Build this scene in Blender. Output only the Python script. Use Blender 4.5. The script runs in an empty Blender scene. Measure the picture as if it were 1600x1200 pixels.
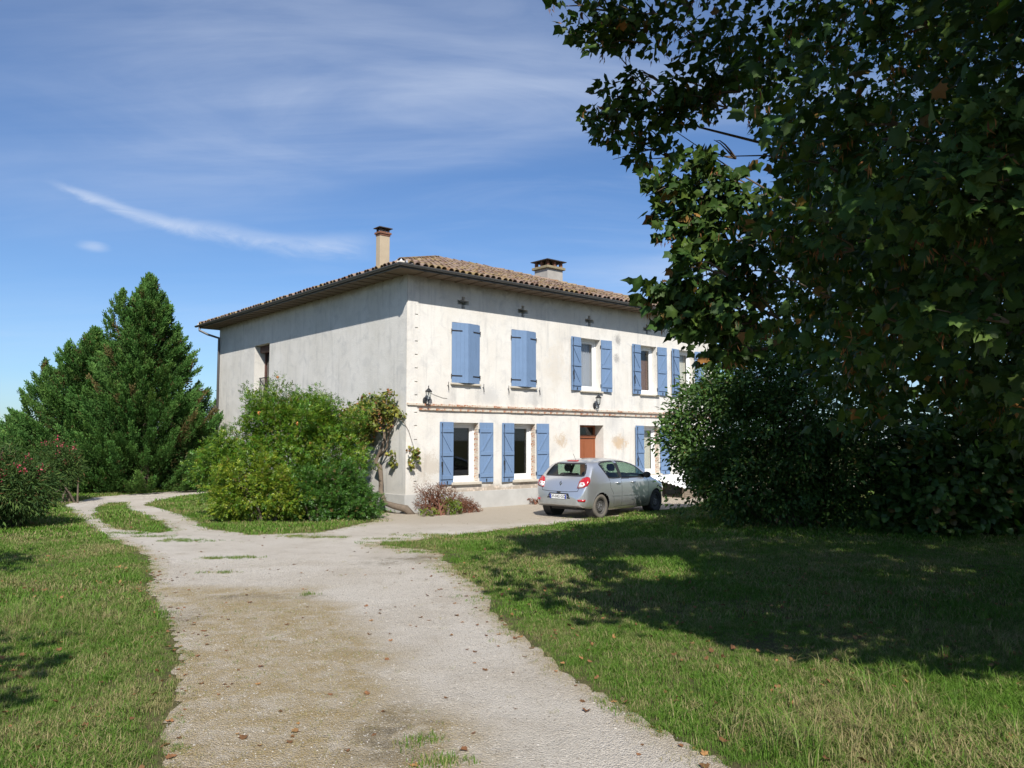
import bpy, bmesh, math, random
import numpy as np
from mathutils import Vector, Matrix
from mathutils.bvhtree import BVHTree

random.seed(7)
RNG = np.random.default_rng(11)
SC = bpy.context.scene
COL = SC.collection
R = math.radians

# ------------------------------------------------------------------ camera
CAM_H = 1.95
cam_d = bpy.data.cameras.new('camera')
cam = bpy.data.objects.new('camera', cam_d)
COL.objects.link(cam)
cam.location = (0, 0, CAM_H)
cam.rotation_euler = (R(90 + 4.126), 0, 0)
cam_d.sensor_width = 36
cam_d.lens = 36 * 1220 / 1600
cam_d.clip_start = 0.1
cam_d.clip_end = 9000
SC.camera = cam

# ------------------------------------------------------------------ sun, sky, exposure
SUN_EL = 41.5
SUN_AZ = math.atan2(0.101, -0.995)          # from +Y towards +X
sun_d = bpy.data.lights.new('sun', 'SUN')
sun_d.energy = 5.0
sun_d.angle = R(0.53)
sun_d.color = (1.0, 0.955, 0.885)
sun = bpy.data.objects.new('sun', sun_d)
COL.objects.link(sun)
SV = Vector((math.sin(SUN_AZ) * math.cos(R(SUN_EL)), math.cos(SUN_AZ) * math.cos(R(SUN_EL)), math.sin(R(SUN_EL))))
sun.rotation_euler = SV.to_track_quat('Z', 'Y').to_euler()
sun.location = (0, -20, 30)

SC.view_settings.view_transform = 'Standard'
SC.view_settings.look = 'None'
SC.view_settings.exposure = 0.36
SC.view_settings.gamma = 1.0
SC.view_settings.use_curve_mapping = False
SC.render.engine = 'CYCLES'
SC.cycles.max_bounces = 6
SC.cycles.transparent_max_bounces = 16
SC.cycles.diffuse_bounces = 3
SC.cycles.use_denoising = True


def N(t, typ, ins=None, **kw):
    n = t.nodes.new(typ)
    for k, v in kw.items():
        setattr(n, k, v)
    for k, v in (ins or {}).items():
        s = n.inputs[k]
        if isinstance(v, bpy.types.NodeSocket):
            t.links.new(v, s)
        else:
            s.default_value = v
    return n


def math_(t, op, a, b=0.0, c=0.0, clamp=False):
    return N(t, 'ShaderNodeMath', {0: a, 1: b, 2: c}, operation=op, use_clamp=clamp).outputs[0]


def noise(t, vec, scale, detail=3.0, rough=0.55, dist=0.0):
    return N(t, 'ShaderNodeTexNoise', {'Vector': vec, 'Scale': scale, 'Detail': detail, 'Roughness': rough, 'Distortion': dist}).outputs[0]


def sstep(t, x, lo, hi, a=0.0, b=1.0):
    return N(t, 'ShaderNodeMapRange', {0: x, 1: lo, 2: hi, 3: a, 4: b}, interpolation_type='SMOOTHSTEP').outputs[0]


def lerp_(t, x, lo, hi, a=0.0, b=1.0):
    return N(t, 'ShaderNodeMapRange', {0: x, 1: lo, 2: hi, 3: a, 4: b}).outputs[0]


def c4(c):
    return (c[0], c[1], c[2], 1.0)


def mixc(t, fac, a, b, blend='MIX'):
    n = t.nodes.new('ShaderNodeMix')
    n.data_type = 'RGBA'
    n.blend_type = blend
    for i, v in ((0, fac), (6, a), (7, b)):
        if isinstance(v, bpy.types.NodeSocket):
            t.links.new(v, n.inputs[i])
        else:
            n.inputs[i].default_value = c4(v) if i else v
    return n.outputs[2]


def vmap(t, vec, scale=(1, 1, 1), loc=(0, 0, 0)):
    return N(t, 'ShaderNodeMapping', {'Vector': vec, 'Scale': scale, 'Location': loc}).outputs[0]


world = bpy.data.worlds.new('World')
SC.world = world
world.use_nodes = True
wt = world.node_tree
wt.nodes.clear()
sky = N(wt, 'ShaderNodeTexSky', sky_type='NISHITA', sun_disc=False)
sky.sun_elevation = R(SUN_EL)
sky.sun_rotation = SUN_AZ
sky.altitude = 200
sky.air_density = 1.0
sky.dust_density = 0.6
sky.ozone_density = 2.2
wdir = N(wt, 'ShaderNodeTexCoord').outputs['Generated']
wx = N(wt, 'ShaderNodeSeparateXYZ', {0: wdir})
el = math_(wt, 'ARCSINE', wx.outputs[2])
az = math_(wt, 'ARCTAN2', wx.outputs[0], wx.outputs[1])
# thin cirrus veil over the whole sky: the direction is projected on a high flat layer
zz = math_(wt, 'ADD', math_(wt, 'MAXIMUM', wx.outputs[2], 0.0), 0.12)
px = math_(wt, 'DIVIDE', wx.outputs[0], zz)
py = math_(wt, 'DIVIDE', wx.outputs[1], zz)
lay = N(wt, 'ShaderNodeCombineXYZ', {0: px, 1: py, 2: 0.0}).outputs[0]
rot = N(wt, 'ShaderNodeMapping', {'Vector': lay, 'Rotation': (0, 0, R(-52)), 'Scale': (0.42, 0.9, 1), 'Location': (2.3, 0.4, 0)}).outputs[0]
fib = N(wt, 'ShaderNodeMapping', {'Vector': lay, 'Rotation': (0, 0, R(-60)), 'Scale': (0.35, 2.6, 1), 'Location': (.7, 1.4, 0)}).outputs[0]
n1 = noise(wt, rot, 0.75, 5, 0.5, 0.8)
n2 = noise(wt, fib, 1.5, 9, 0.66, 0.7)
n3 = noise(wt, rot, 2.6, 8, 0.6, 1.4)
veil = math_(wt, 'MULTIPLY', sstep(wt, n1, 0.36, 0.70), lerp_(wt, math_(wt, 'ADD', math_(wt, 'MULTIPLY', n2, .6), math_(wt, 'MULTIPLY', n3, .4)), 0.3, 0.7, 0.25, 1.0))
veil = math_(wt, 'ADD', veil, math_(wt, 'MULTIPLY', sstep(wt, n3, 0.4, 0.75), 0.12))
veil = math_(wt, 'MULTIPLY', veil, sstep(wt, math_(wt, 'ADD', az, math_(wt, 'MULTIPLY', el, 1.3)), -0.30, 0.45, 0.22, 1.0))
# one wisp of cirrus low over the conifers (azimuth/elevation of the real cloud)
u_ = lerp_(wt, az, R(-31.8), R(-8.6))
cv = N(wt, 'ShaderNodeFloatCurve', {1: u_})
crv = cv.mapping.curves[0]
pts = [(0, .95), (.15, .66), (.31, .34), (.45, .23), (.58, .11), (.71, .04), (.85, .12), (1, .30)]
crv.points[0].location = pts[0]
crv.points[1].location = pts[-1]
for p in pts[1:-1]:
    crv.points.new(*p)
cv.mapping.update()
sv_ = N(wt, 'ShaderNodeCombineXYZ', {0: math_(wt, 'MULTIPLY', az, 9.0), 1: math_(wt, 'MULTIPLY', el, 26.0), 2: 0.0}).outputs[0]
wn = noise(wt, sv_, 1.5, 7, 0.65, 1.2)
elc = lerp_(wt, cv.outputs[0], 0, 1, R(13.55), R(16.3))
off = math_(wt, 'SUBTRACT', math_(wt, 'ADD', el, math_(wt, 'MULTIPLY', math_(wt, 'SUBTRACT', wn, 0.5), 0.016)), elc)
wid = lerp_(wt, u_, 0.0, 0.9, 0.007, 0.024)
band = sstep(wt, math_(wt, 'DIVIDE', math_(wt, 'ABSOLUTE', off), wid), 0.0, 1.0, 1.0, 0.0)
ends = math_(wt, 'MULTIPLY', sstep(wt, u_, 0.0, 0.12), sstep(wt, u_, 0.78, 1.0, 1.0, 0.0))
wisp = math_(wt, 'MULTIPLY', math_(wt, 'MULTIPLY', band, ends), lerp_(wt, wn, 0.25, 0.75, 0.15, 0.62))
# a small puff under the wisp
da = math_(wt, 'MULTIPLY', math_(wt, 'SUBTRACT', az, R(-28.5)), 50.0)
de = math_(wt, 'MULTIPLY', math_(wt, 'SUBTRACT', el, R(12.43)), 125.0)
dd = math_(wt, 'ADD', math_(wt, 'SQRT', math_(wt, 'ADD', math_(wt, 'MULTIPLY', da, da), math_(wt, 'MULTIPLY', de, de))),
           math_(wt, 'MULTIPLY', math_(wt, 'SUBTRACT', wn, 0.5), 1.0))
puff = sstep(wt, dd, 0.1, 1.1, 0.34, 0.0)
cl = math_(wt, 'MINIMUM', math_(wt, 'ADD', math_(wt, 'ADD', math_(wt, 'MULTIPLY', veil, 0.72), wisp), puff), 0.8)
skyc = mixc(wt, 1.0, sky.outputs[0], (0.69, 0.88, 1.12), 'MULTIPLY')
skyc = mixc(wt, cl, skyc, (6.2, 6.9, 8.2))
bg = N(wt, 'ShaderNodeBackground', {'Color': skyc, 'Strength': 0.092})
wo = N(wt, 'ShaderNodeOutputWorld', {'Surface': bg.outputs[0]})


# ------------------------------------------------------------------ mesh helpers
class MB:
    """collects simple shapes; build() links them as ONE mesh object"""

    def __init__(s):
        s.v, s.f = [], []

    def add(s, vs, fs):
        o = len(s.v)
        s.v += [tuple(p) for p in vs]
        s.f += [tuple(i + o for i in f) for f in fs]
        return s

    def box(s, x0, x1, y0, y1, z0, z1, m=None):
        vs = [Vector((x, y, z)) for x in (x0, x1) for y in (y0, y1) for z in (z0, z1)]
        if m is not None:
            vs = [m @ p for p in vs]
        return s.add(vs, [(0, 1, 3, 2), (4, 6, 7, 5), (0, 4, 5, 1), (2, 3, 7, 6), (0, 2, 6, 4), (1, 5, 7, 3)])

    def bar(s, a, b, w, d, up=(0, 0, 1)):
        a, b, up = Vector(a), Vector(b), Vector(up)
        t = (b - a).normalized()
        r = t.cross(up)
        r = r.normalized() if r.length > 1e-5 else t.orthogonal().normalized()
        q = r.cross(t)
        vs = []
        for p in (a, b):
            for i, j in ((-1, -1), (1, -1), (1, 1), (-1, 1)):
                vs.append(p + r * (i * w / 2) + q * (j * d / 2))
        return s.add(vs, [(3, 2, 1, 0), (4, 5, 6, 7), (0, 1, 5, 4), (1, 2, 6, 5), (2, 3, 7, 6), (3, 0, 4, 7)])

    def tube(s, pts, rad, n=7, cap=True, flat=1.0):
        pts = [Vector(p) for p in pts]
        if not hasattr(rad, '__len__'):
            rad = [rad] * len(pts)
        vs, fs = [], []
        ref = None
        for i, p in enumerate(pts):
            t = (pts[min(i + 1, len(pts) - 1)] - pts[max(i - 1, 0)]).normalized()
            if ref is None:
                ref = t.orthogonal().normalized()
            ref = (ref - t * ref.dot(t)).normalized()
            b = t.cross(ref)
            for k in range(n):
                a = 2 * math.pi * k / n
                vs.append(p + (ref * math.cos(a) + b * math.sin(a) * flat) * rad[i])
        for i in range(len(pts) - 1):
            for k in range(n):
                k2 = (k + 1) % n
                fs.append((i * n + k, i * n + k2, (i + 1) * n + k2, (i + 1) * n + k))
        if cap:
            fs.append(tuple(range(n - 1, -1, -1)))
            fs.append(tuple(range((len(pts) - 1) * n, len(pts) * n)))
        return s.add(vs, fs)

    def lathe(s, prof, n=16, m=None, closed=False):
        vs, fs = [], []
        for r, z in prof:
            for k in range(n):
                a = 2 * math.pi * k / n
                p = Vector((r * math.cos(a), r * math.sin(a), z))
                vs.append(m @ p if m is not None else p)
        for i in range(len(prof) - 1 + (1 if closed else 0)):
            j = (i + 1) % len(prof)
            for k in range(n):
                k2 = (k + 1) % n
                fs.append((i * n + k, i * n + k2, j * n + k2, j * n + k))
        return s.add(vs, fs)

    def build(s, name, mat, parent=None, smooth=False, bevel=0):
        me = bpy.data.meshes.new(name)
        me.from_pydata([tuple(p) for p in s.v], [], s.f)
        me.validate()
        me.materials.append(mat)
        if smooth:
            me.polygons.foreach_set('use_smooth', [True] * len(me.polygons))
        return link(name, me, parent, bevel)


def link(name, me, parent=None, bevel=0):
    o = bpy.data.objects.new(name, me)
    COL.objects.link(o)
    if parent is not None:
        o.parent = parent
    if bevel:
        b = o.modifiers.new('bevel', 'BEVEL')
        b.width = bevel
        b.segments = 2
        b.limit_method = 'ANGLE'
    return o


def thing(name, label, cat, loc=(0, 0, 0), rz=0.0, group=None):
    o = bpy.data.objects.new(name, None)
    COL.objects.link(o)
    o.empty_display_size = 0.2
    o.location = loc
    o.rotation_euler = (0, 0, rz)
    return tag(o, label, cat, group)


def tag(o, label=None, cat=None, group=None, kind=None):
    for k, v in (('label', label), ('category', cat), ('group', group), ('kind', kind)):
        if v:
            o[k] = v
    return o


def np_mesh(name, V, F, mat, smooth=False, cols=None):
    """V (n,3); F list of (m,k) index arrays, one per polygon size; cols (n,3) -> point colour 'lc'"""
    me = bpy.data.meshes.new(name)
    me.vertices.add(len(V))
    me.vertices.foreach_set('co', np.asarray(V, np.float32).ravel())
    F = [np.asarray(f, np.int32) for f in F if len(f)]
    loops = np.concatenate([f.ravel() for f in F])
    tot = np.concatenate([np.full(len(f), f.shape[1], np.int32) for f in F])
    me.loops.add(len(loops))
    me.loops.foreach_set('vertex_index', loops)
    me.polygons.add(len(tot))
    me.polygons.foreach_set('loop_start', np.concatenate([[0], np.cumsum(tot)[:-1]]).astype(np.int32))
    me.polygons.foreach_set('use_smooth', np.full(len(tot), smooth))
    if cols is not None:
        a = me.attributes.new('lc', 'FLOAT_COLOR', 'POINT')
        a.data.foreach_set('color', np.concatenate([cols, np.ones((len(cols), 1))], 1).astype(np.float32).ravel())
    me.update(calc_edges=True)
    me.materials.append(mat)
    return me


def unit(a):
    return a / np.maximum(np.linalg.norm(a, axis=-1, keepdims=True), 1e-9)


def leaves(name, tmpl, P, D, Nn, S, mat, cols, parent=None):
    """one mesh of many leaves. tmpl = (verts (k,3) along +Y with normal +Z, faces)"""
    tv, tf = tmpl
    tv = np.asarray(tv, float)
    D = unit(D)
    X = unit(np.cross(D, Nn))
    Z = np.cross(X, D)
    S = np.asarray(S)[:, None, None]
    V = P[:, None, :] + S * (tv[None, :, 0:1] * X[:, None] + tv[None, :, 1:2] * D[:, None] + tv[None, :, 2:3] * Z[:, None])
    k = len(tv)
    off = (np.arange(len(P)) * k)[:, None]
    by = {}
    for f in tf:
        by.setdefault(len(f), []).append(f)
    F = [np.concatenate([np.asarray(f)[None] + off for f in fs], 0) for fs in by.values()]
    C = np.repeat(cols, k, 0)
    me = np_mesh(name, V.reshape(-1, 3), F, mat, False, C)
    return link(name, me, parent)


def rvec(n):
    return unit(RNG.normal(size=(n, 3)))


LEAF_OVAL = ([(0, 0, 0), (.22, .35, .05), (.2, .7, .03), (0, 1, -.06), (-.2, .7, .03), (-.22, .35, .05)], [(0, 1, 2, 3), (0, 3, 4, 5)])
LEAF_LONG = ([(0, 0, 0), (.10, .4, .02), (0, 1, -.10), (-.10, .4, .02)], [(0, 1, 2), (0, 2, 3)])
_o = [(.08, .0), (.42, -.04), (.38, .14), (.64, .36), (.46, .42), (.46, .66), (.24, .64), (0, 1.0),
      (-.24, .64), (-.46, .66), (-.46, .42), (-.64, .36), (-.38, .14), (-.42, -.04), (-.08, .0)]
LEAF_MAPLE = ([(0, .3, .05)] + [(x, y, -.16 * (x * x + (y - .3) ** 2)) for x, y in _o],
              [(0, i, i + 1) for i in range(1, len(_o))] + [(0, len(_o), 1)])
_p = [(.3, -.03), (.6, .36), (.28, .55), (0, 1.0), (-.28, .55), (-.6, .36), (-.3, -.03)]
LEAF_MAPLE2 = ([(0, .3, .05)] + [(x, y, -.16 * (x * x + (y - .3) ** 2)) for x, y in _p], [(0, i, i + 1) for i in range(1, 7)] + [(0, 7, 1)])
LEAF_VINE = ([(0, .25, .04), (0, 0, 0), (.45, .05, -.05), (.48, .5, -.06), (0, 1, -.1), (-.48, .5, -.06), (-.45, .05, -.05)],
             [(0, 1, 2, 3), (0, 3, 4), (0, 4, 5), (0, 5, 6, 1)])
# a flat fan of five small leaflets on a twig
def _sprig(n=7, L=1.0, lw=.10, ll=.34, ang=50):
    v, f = [], []
    for i in range(n):
        t = i / (n - 1)
        sgn = 1 if i % 2 else -1
        a = math.radians(ang) * sgn * (1 - .9 * (i == n - 1))
        y0 = .12 + .62 * t
        dx, dy = math.sin(a), math.cos(a)
        o = len(v)
        zz_ = .05 * ((i * 37) % 5 - 2)
        v += [(0, y0, 0), (dx * ll * .5 + dy * lw, y0 + dy * ll * .5 - dx * lw, zz_), (dx * ll, y0 + dy * ll, zz_ * 1.6), (dx * ll * .5 - dy * lw, y0 + dy * ll * .5 + dx * lw, zz_)]
        f.append((o, o + 1, o + 2, o + 3))
    return v, f
SPRIG = _sprig(5, 1.0, .12, .38)
PLUME = _sprig(4, 1, .10, .42, 30)


# ------------------------------------------------------------------ materials
def material(name):
    m = bpy.data.materials.new(name)
    m.use_nodes = True
    t = m.node_tree
    t.nodes.clear()
    out = t.nodes.new('ShaderNodeOutputMaterial')
    return m, t, out


def bsdf(t, out, col, rough=0.8, bump=None, bstr=0.3, bdist=0.01, **kw):
    ins = {'Base Color': c4(col) if isinstance(col, tuple) else col, 'Roughness': rough}
    names = {'metallic': 'Metallic', 'spec': 'Specular IOR Level', 'coat': 'Coat Weight', 'coatr': 'Coat Roughness', 'trans': 'Transmission Weight', 'ior': 'IOR'}
    for k, v in kw.items():
        ins[names[k]] = v
    b = N(t, 'ShaderNodeBsdfPrincipled', ins)
    if bump is not None:
        bn = N(t, 'ShaderNodeBump', {'Strength': bstr, 'Distance': bdist, 'Height': bump})
        t.links.new(bn.outputs[0], b.inputs['Normal'])
    t.links.new(b.outputs[0], out.inputs[0])
    return b


def simple(name, col, rough=0.6, var=0.15, scale=6.0, bstr=0.15, bdist=0.004, **kw):
    m, t, out = material(name)
    p = N(t, 'ShaderNodeTexCoord').outputs['Object']
    n = noise(t, p, scale, 4, 0.6)
    c = mixc(t, n, tuple(x * (1 - var) for x in col), tuple(min(1, x * (1 + var)) for x in col))
    bsdf(t, out, c, rough, noise(t, p, scale * 6, 3), bstr, bdist, **kw)
    return m


def leaf_mat(name, base, yellow, brown, trans=0.28, rough=0.42, lo=0.55, hi=1.35, spec=0.35):
    m, t, out = material(name)
    a = N(t, 'ShaderNodeAttribute', attribute_name='lc')
    s = N(t, 'ShaderNodeSeparateColor', {0: a.outputs['Color']})
    c = mixc(t, s.outputs[1], base, yellow)
    c = mixc(t, s.outputs[2], c, brown)
    br = lerp_(t, s.outputs[0], 0, 1, lo, hi)
    c = mixc(t, 1.0, c, N(t, 'ShaderNodeCombineColor', {0: br, 1: br, 2: br}).outputs[0], 'MULTIPLY')
    b = N(t, 'ShaderNodeBsdfPrincipled', {'Base Color': c, 'Roughness': rough, 'Specular IOR Level': spec})
    tc = mixc(t, 1.0, c, (1.25, 1.35, 0.55), 'MULTIPLY')
    tr = N(t, 'ShaderNodeBsdfTranslucent', {'Color': tc})
    mx = N(t, 'ShaderNodeMixShader', {0: trans, 1: b.outputs[0], 2: tr.outputs[0]})
    t.links.new(mx.outputs[0], out.inputs[0])
    return m


def glass_mat(name, tint=(1, 1, 1), rough=0.02, refl=0.06):
    m, t, out = material(name)
    fc_ = N(t, 'ShaderNodeLayerWeight', {'Blend': 0.5}).outputs['Facing']
    fr = math_(t, 'MULTIPLY_ADD', math_(t, 'POWER', fc_, 5.0), 0.96, 0.04)
    tr = N(t, 'ShaderNodeBsdfTransparent', {'Color': c4(tint)})
    gl = N(t, 'ShaderNodeBsdfGlossy', {'Color': (1, 1, 1, 1), 'Roughness': rough})
    f = math_(t, 'ADD', fr, refl, clamp=True)
    mx = N(t, 'ShaderNodeMixShader', {0: f, 1: tr.outputs[0], 2: gl.outputs[0]})
    t.links.new(mx.outputs[0], out.inputs[0])
    return m


def render_wall(name, base, dark, warm, marks=True, streak=1.0):
    """weathered lime render: pale patches, vertical runs, grey blotches, bare rubble near the plinth"""
    m, t, out = material(name)
    p = N(t, 'ShaderNodeTexCoord').outputs['Object']
    big = noise(t, p, 0.9, 5, 0.6, 0.4)
    med = noise(t, vmap(t, p, (1, 1, 1), (7, 3, 1)), 2.6, 6, 0.65, 0.6)
    run = noise(t, vmap(t, p, (3.2, 3.2, 0.28)), 1.6, 5, 0.65)
    fine = noise(t, p, 26, 5, 0.7)
    c = mixc(t, sstep(t, big, 0.35, 0.7), base, warm)
    c = mixc(t, math_(t, 'MULTIPLY', sstep(t, med, 0.46, 0.78), 0.6), c, dark)
    c = mixc(t, math_(t, 'MULTIPLY', sstep(t, run, 0.50, 0.78), 0.6 * streak), c, tuple(x * .8 for x in dark))
    c = mixc(t, lerp_(t, fine, 0.3, 0.7, 0.0, 0.16), c, tuple(x * .55 for x in dark))
    sp = N(t, 'ShaderNodeSeparateXYZ', {0: p})
    # damp low band and dirt under the eaves boards
    low = math_(t, 'MULTIPLY', sstep(t, math_(t, 'ADD', sp.outputs[2], math_(t, 'MULTIPLY', med, 1.3)), 1.0, 1.9, 0.75, 0.0), 0.6)
    c = mixc(t, low, c, tuple(x * .72 for x in warm))
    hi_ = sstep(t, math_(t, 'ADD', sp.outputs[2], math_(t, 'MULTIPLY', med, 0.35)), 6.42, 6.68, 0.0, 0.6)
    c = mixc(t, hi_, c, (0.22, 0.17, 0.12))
    hgt = fine
    if marks:
        def blotch(x, z, rx, rz, col, amt, c):
            dx = math_(t, 'MULTIPLY', math_(t, 'SUBTRACT', sp.outputs[0], x), 1 / rx)
            dz = math_(t, 'MULTIPLY', math_(t, 'SUBTRACT', sp.outputs[2], z), 1 / rz)
            d = math_(t, 'SQRT', math_(t, 'ADD', math_(t, 'MULTIPLY', dx, dx), math_(t, 'MULTIPLY', dz, dz)))
            d = math_(t, 'ADD', d, math_(t, 'MULTIPLY', math_(t, 'SUBTRACT', fine, 0.5), 3.0))
            d = math_(t, 'ADD', d, math_(t, 'MULTIPLY', math_(t, 'SUBTRACT', med, 0.5), 3.2))
            return mixc(t, sstep(t, d, 0.25, 1.05, amt, 0.0), c, col)
        c = blotch(5.95, 1.93, .34, .26, (0.42, 0.29, 0.16), .6, c)
        c = blotch(8.70, 1.90, .42, .30, (0.46, 0.29, 0.13), .65, c)
        c = blotch(8.62, 5.40, .20, .26, (0.27, 0.26, 0.25), .8, c)
        c = blotch(8.60, 4.72, .18, .20, (0.30, 0.29, 0.28), .75, c)
        c = blotch(8.40, 2.6, .5, .6, (0.45, 0.44, 0.42), .5, c)
        c = blotch(2.9, 3.25, .6, .35, (0.42, 0.42, 0.42), .5, c)
        c = blotch(4.7, 3.3, .5, .3, (0.40, 0.40, 0.40), .5, c)
        for bx_ in (2.0, 4.26, 7.28, 10.3, 12.5):
            c = blotch(bx_ - .45, 3.2, .14, .42, (0.40, 0.39, 0.37), .5, c)
            c = blotch(bx_ + .5, 3.25, .12, .38, (0.43, 0.41, 0.38), .5, c)
        c = blotch(13.9, 4.6, .5, 1.4, (0.47, 0.45, 0.42), .5, c)
        c = blotch(5.6, 4.4, .5, .9, (0.55, 0.49, 0.41), .5, c)
        c = blotch(0.75, 1.2, .6, .5, (0.42, 0.36, 0.29), .6, c)
        # bare rubble between plinth and sills
        vor = N(t, 'ShaderNodeTexVoronoi', {'Vector': p, 'Scale': 9.0}).outputs
        rub = mixc(t, sstep(t, vor[0], 0.1, 0.55), (0.62, 0.5, 0.4), (0.32, 0.26, 0.2))
        rm = sstep(t, math_(t, 'ADD', sp.outputs[2], math_(t, 'MULTIPLY', big, 0.55)), 0.85, 1.0, 0.8, 0.0)
        rm = math_(t, 'MULTIPLY', rm, sstep(t, sp.outputs[0], 0.9, 1.5))
        c = mixc(t, rm, c, rub)
        hgt = math_(t, 'ADD', fine, math_(t, 'MULTIPLY', math_(t, 'MULTIPLY', rm, vor[0]), -2.0))
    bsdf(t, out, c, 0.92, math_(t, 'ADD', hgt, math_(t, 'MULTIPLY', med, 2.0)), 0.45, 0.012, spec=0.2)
    return m


M = {}
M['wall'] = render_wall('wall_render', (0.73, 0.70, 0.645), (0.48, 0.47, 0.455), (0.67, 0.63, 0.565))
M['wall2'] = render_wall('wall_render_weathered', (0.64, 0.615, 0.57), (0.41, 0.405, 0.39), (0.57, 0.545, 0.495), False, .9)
M['plinth'] = simple('plinth_cement', (0.42, 0.41, 0.385), 0.9, 0.25, 2.2, 0.3, 0.008)
M['reveal'] = simple('reveal_plaster', (0.70, 0.66, 0.57), 0.9, 0.08, 5)
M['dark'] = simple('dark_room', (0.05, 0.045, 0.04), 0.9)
M['floorboard'] = simple('room_floor', (0.10, 0.07, 0.05), 0.7)
M['blue'] = simple('blue_shutter_paint', (0.15, 0.23, 0.365), 0.6, 0.14, 4, 0.1, 0.002, spec=0.35)
M['iron'] = simple('black_iron', (0.018, 0.018, 0.02), 0.55, 0.3, 20)
M['pvc'] = simple('white_window_frame', (0.80, 0.80, 0.79), 0.35, 0.02, 4, 0.02, 0.001)
M['sill'] = simple('stone_sill', (0.50, 0.45, 0.37), 0.85, 0.2, 8, 0.3)
M['brownwood'] = simple('brown_door_wood', (0.265, 0.085, 0.034), 0.5, 0.15, 5, 0.1, 0.002)
M['darkwood'] = simple('dark_brown_wood', (0.085, 0.036, 0.026), 0.5, 0.2, 5)
M['soffit'] = simple('soffit_boards', (0.17, 0.125, 0.085), 0.85, 0.3, 7, 0.3)
M['gutter'] = simple('grey_gutter', (0.11, 0.108, 0.108), 0.45, 0.12, 3, 0.05, 0.002, metallic=0.3)
M['zinc'] = simple('zinc_flashing', (0.45, 0.46, 0.48), 0.4, 0.15, 5, metallic=0.5)
M['mortar'] = simple('pale_mortar', (0.55, 0.50, 0.43), 0.95, 0.15, 12, 0.4)
M['chim1'] = simple('tan_chimney_render', (0.42, 0.34, 0.235), 0.9, 0.15, 4, 0.3)
M['chim2'] = simple('grey_chimney_render', (0.36, 0.335, 0.30), 0.9, 0.35, 2.5, 0.4)
M['capdark'] = simple('sooty_cap', (0.04, 0.032, 0.03), 0.8, 0.4, 12, 0.3)
M['capclay'] = simple('clay_cap_brick', (0.19, 0.085, 0.05), 0.9, 0.4, 14, 0.3)
M['capstone'] = simple('mossy_cap_stone', (0.24, 0.20, 0.12), 0.95, 0.45, 10, 0.5)
M['glass'] = glass_mat('window_glass', (0.90, 0.92, 0.92), 0.02, 0.0)
M['curtain'] = simple('grey_curtain', (0.36, 0.36, 0.40), 0.9, 0.08, 3)
M['curtain2'] = simple('beige_curtain', (0.60, 0.55, 0.47), 0.9, 0.08, 3)
M['curtain3'] = simple('brown_wardrobe', (0.16, 0.085, 0.06), 0.7, 0.2, 3)
M['bark'] = simple('bark', (0.12, 0.09, 0.065), 0.95, 0.4, 9, 0.8, 0.02)
M['vinewood'] = simple('vine_wood', (0.15, 0.115, 0.085), 0.95, 0.45, 14, 0.9, 0.012)
M['twig'] = simple('twig', (0.10, 0.07, 0.045), 0.9, 0.3, 9)


def clay(name, attr=True):
    m, t, out = material(name)
    p = N(t, 'ShaderNodeNewGeometry').outputs['Position']
    a = N(t, 'ShaderNodeAttribute', attribute_name='lc')
    s = N(t, 'ShaderNodeSeparateColor', {0: a.outputs['Color']})
    n = noise(t, p, 7.0, 5, 0.65)
    c = mixc(t, s.outputs[0], (0.135, 0.088, 0.068), (0.28, 0.205, 0.16))
    c = mixc(t, s.outputs[1], c, (0.29, 0.12, 0.078))
    c = mixc(t, math_(t, 'MULTIPLY', sstep(t, n, 0.5, 0.75), 0.7), c, (0.13, 0.10, 0.075))
    c = mixc(t, math_(t, 'MULTIPLY', sstep(t, noise(t, p, 3.3, 4), 0.60, 0.74), 0.5), c, (0.34, 0.29, 0.22))
    c = mixc(t, s.outputs[2], c, (0.28, 0.21, 0.08))
    bsdf(t, out, c, 0.92, n, 0.4, 0.01, spec=0.2)
    return m


M['tile'] = clay('roof_clay')


def brick_mat():
    m, t, out = material('weathered_brick')
    p = N(t, 'ShaderNodeTexCoord').outputs['Object']
    r = N(t, 'ShaderNodeObjectInfo').outputs['Random']
    n = noise(t, p, 11, 5, 0.7)
    c = mixc(t, r, (0.36, 0.155, 0.085), (0.46, 0.26, 0.16))
    c = mixc(t, sstep(t, math_(t, 'ADD', n, math_(t, 'MULTIPLY', r, 0.16)), 0.47, 0.62), c, (0.58, 0.51, 0.42))
    bsdf(t, out, c, 0.95, n, 0.6, 0.01, spec=0.15)
    return m


M['brick'] = brick_mat()


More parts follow.
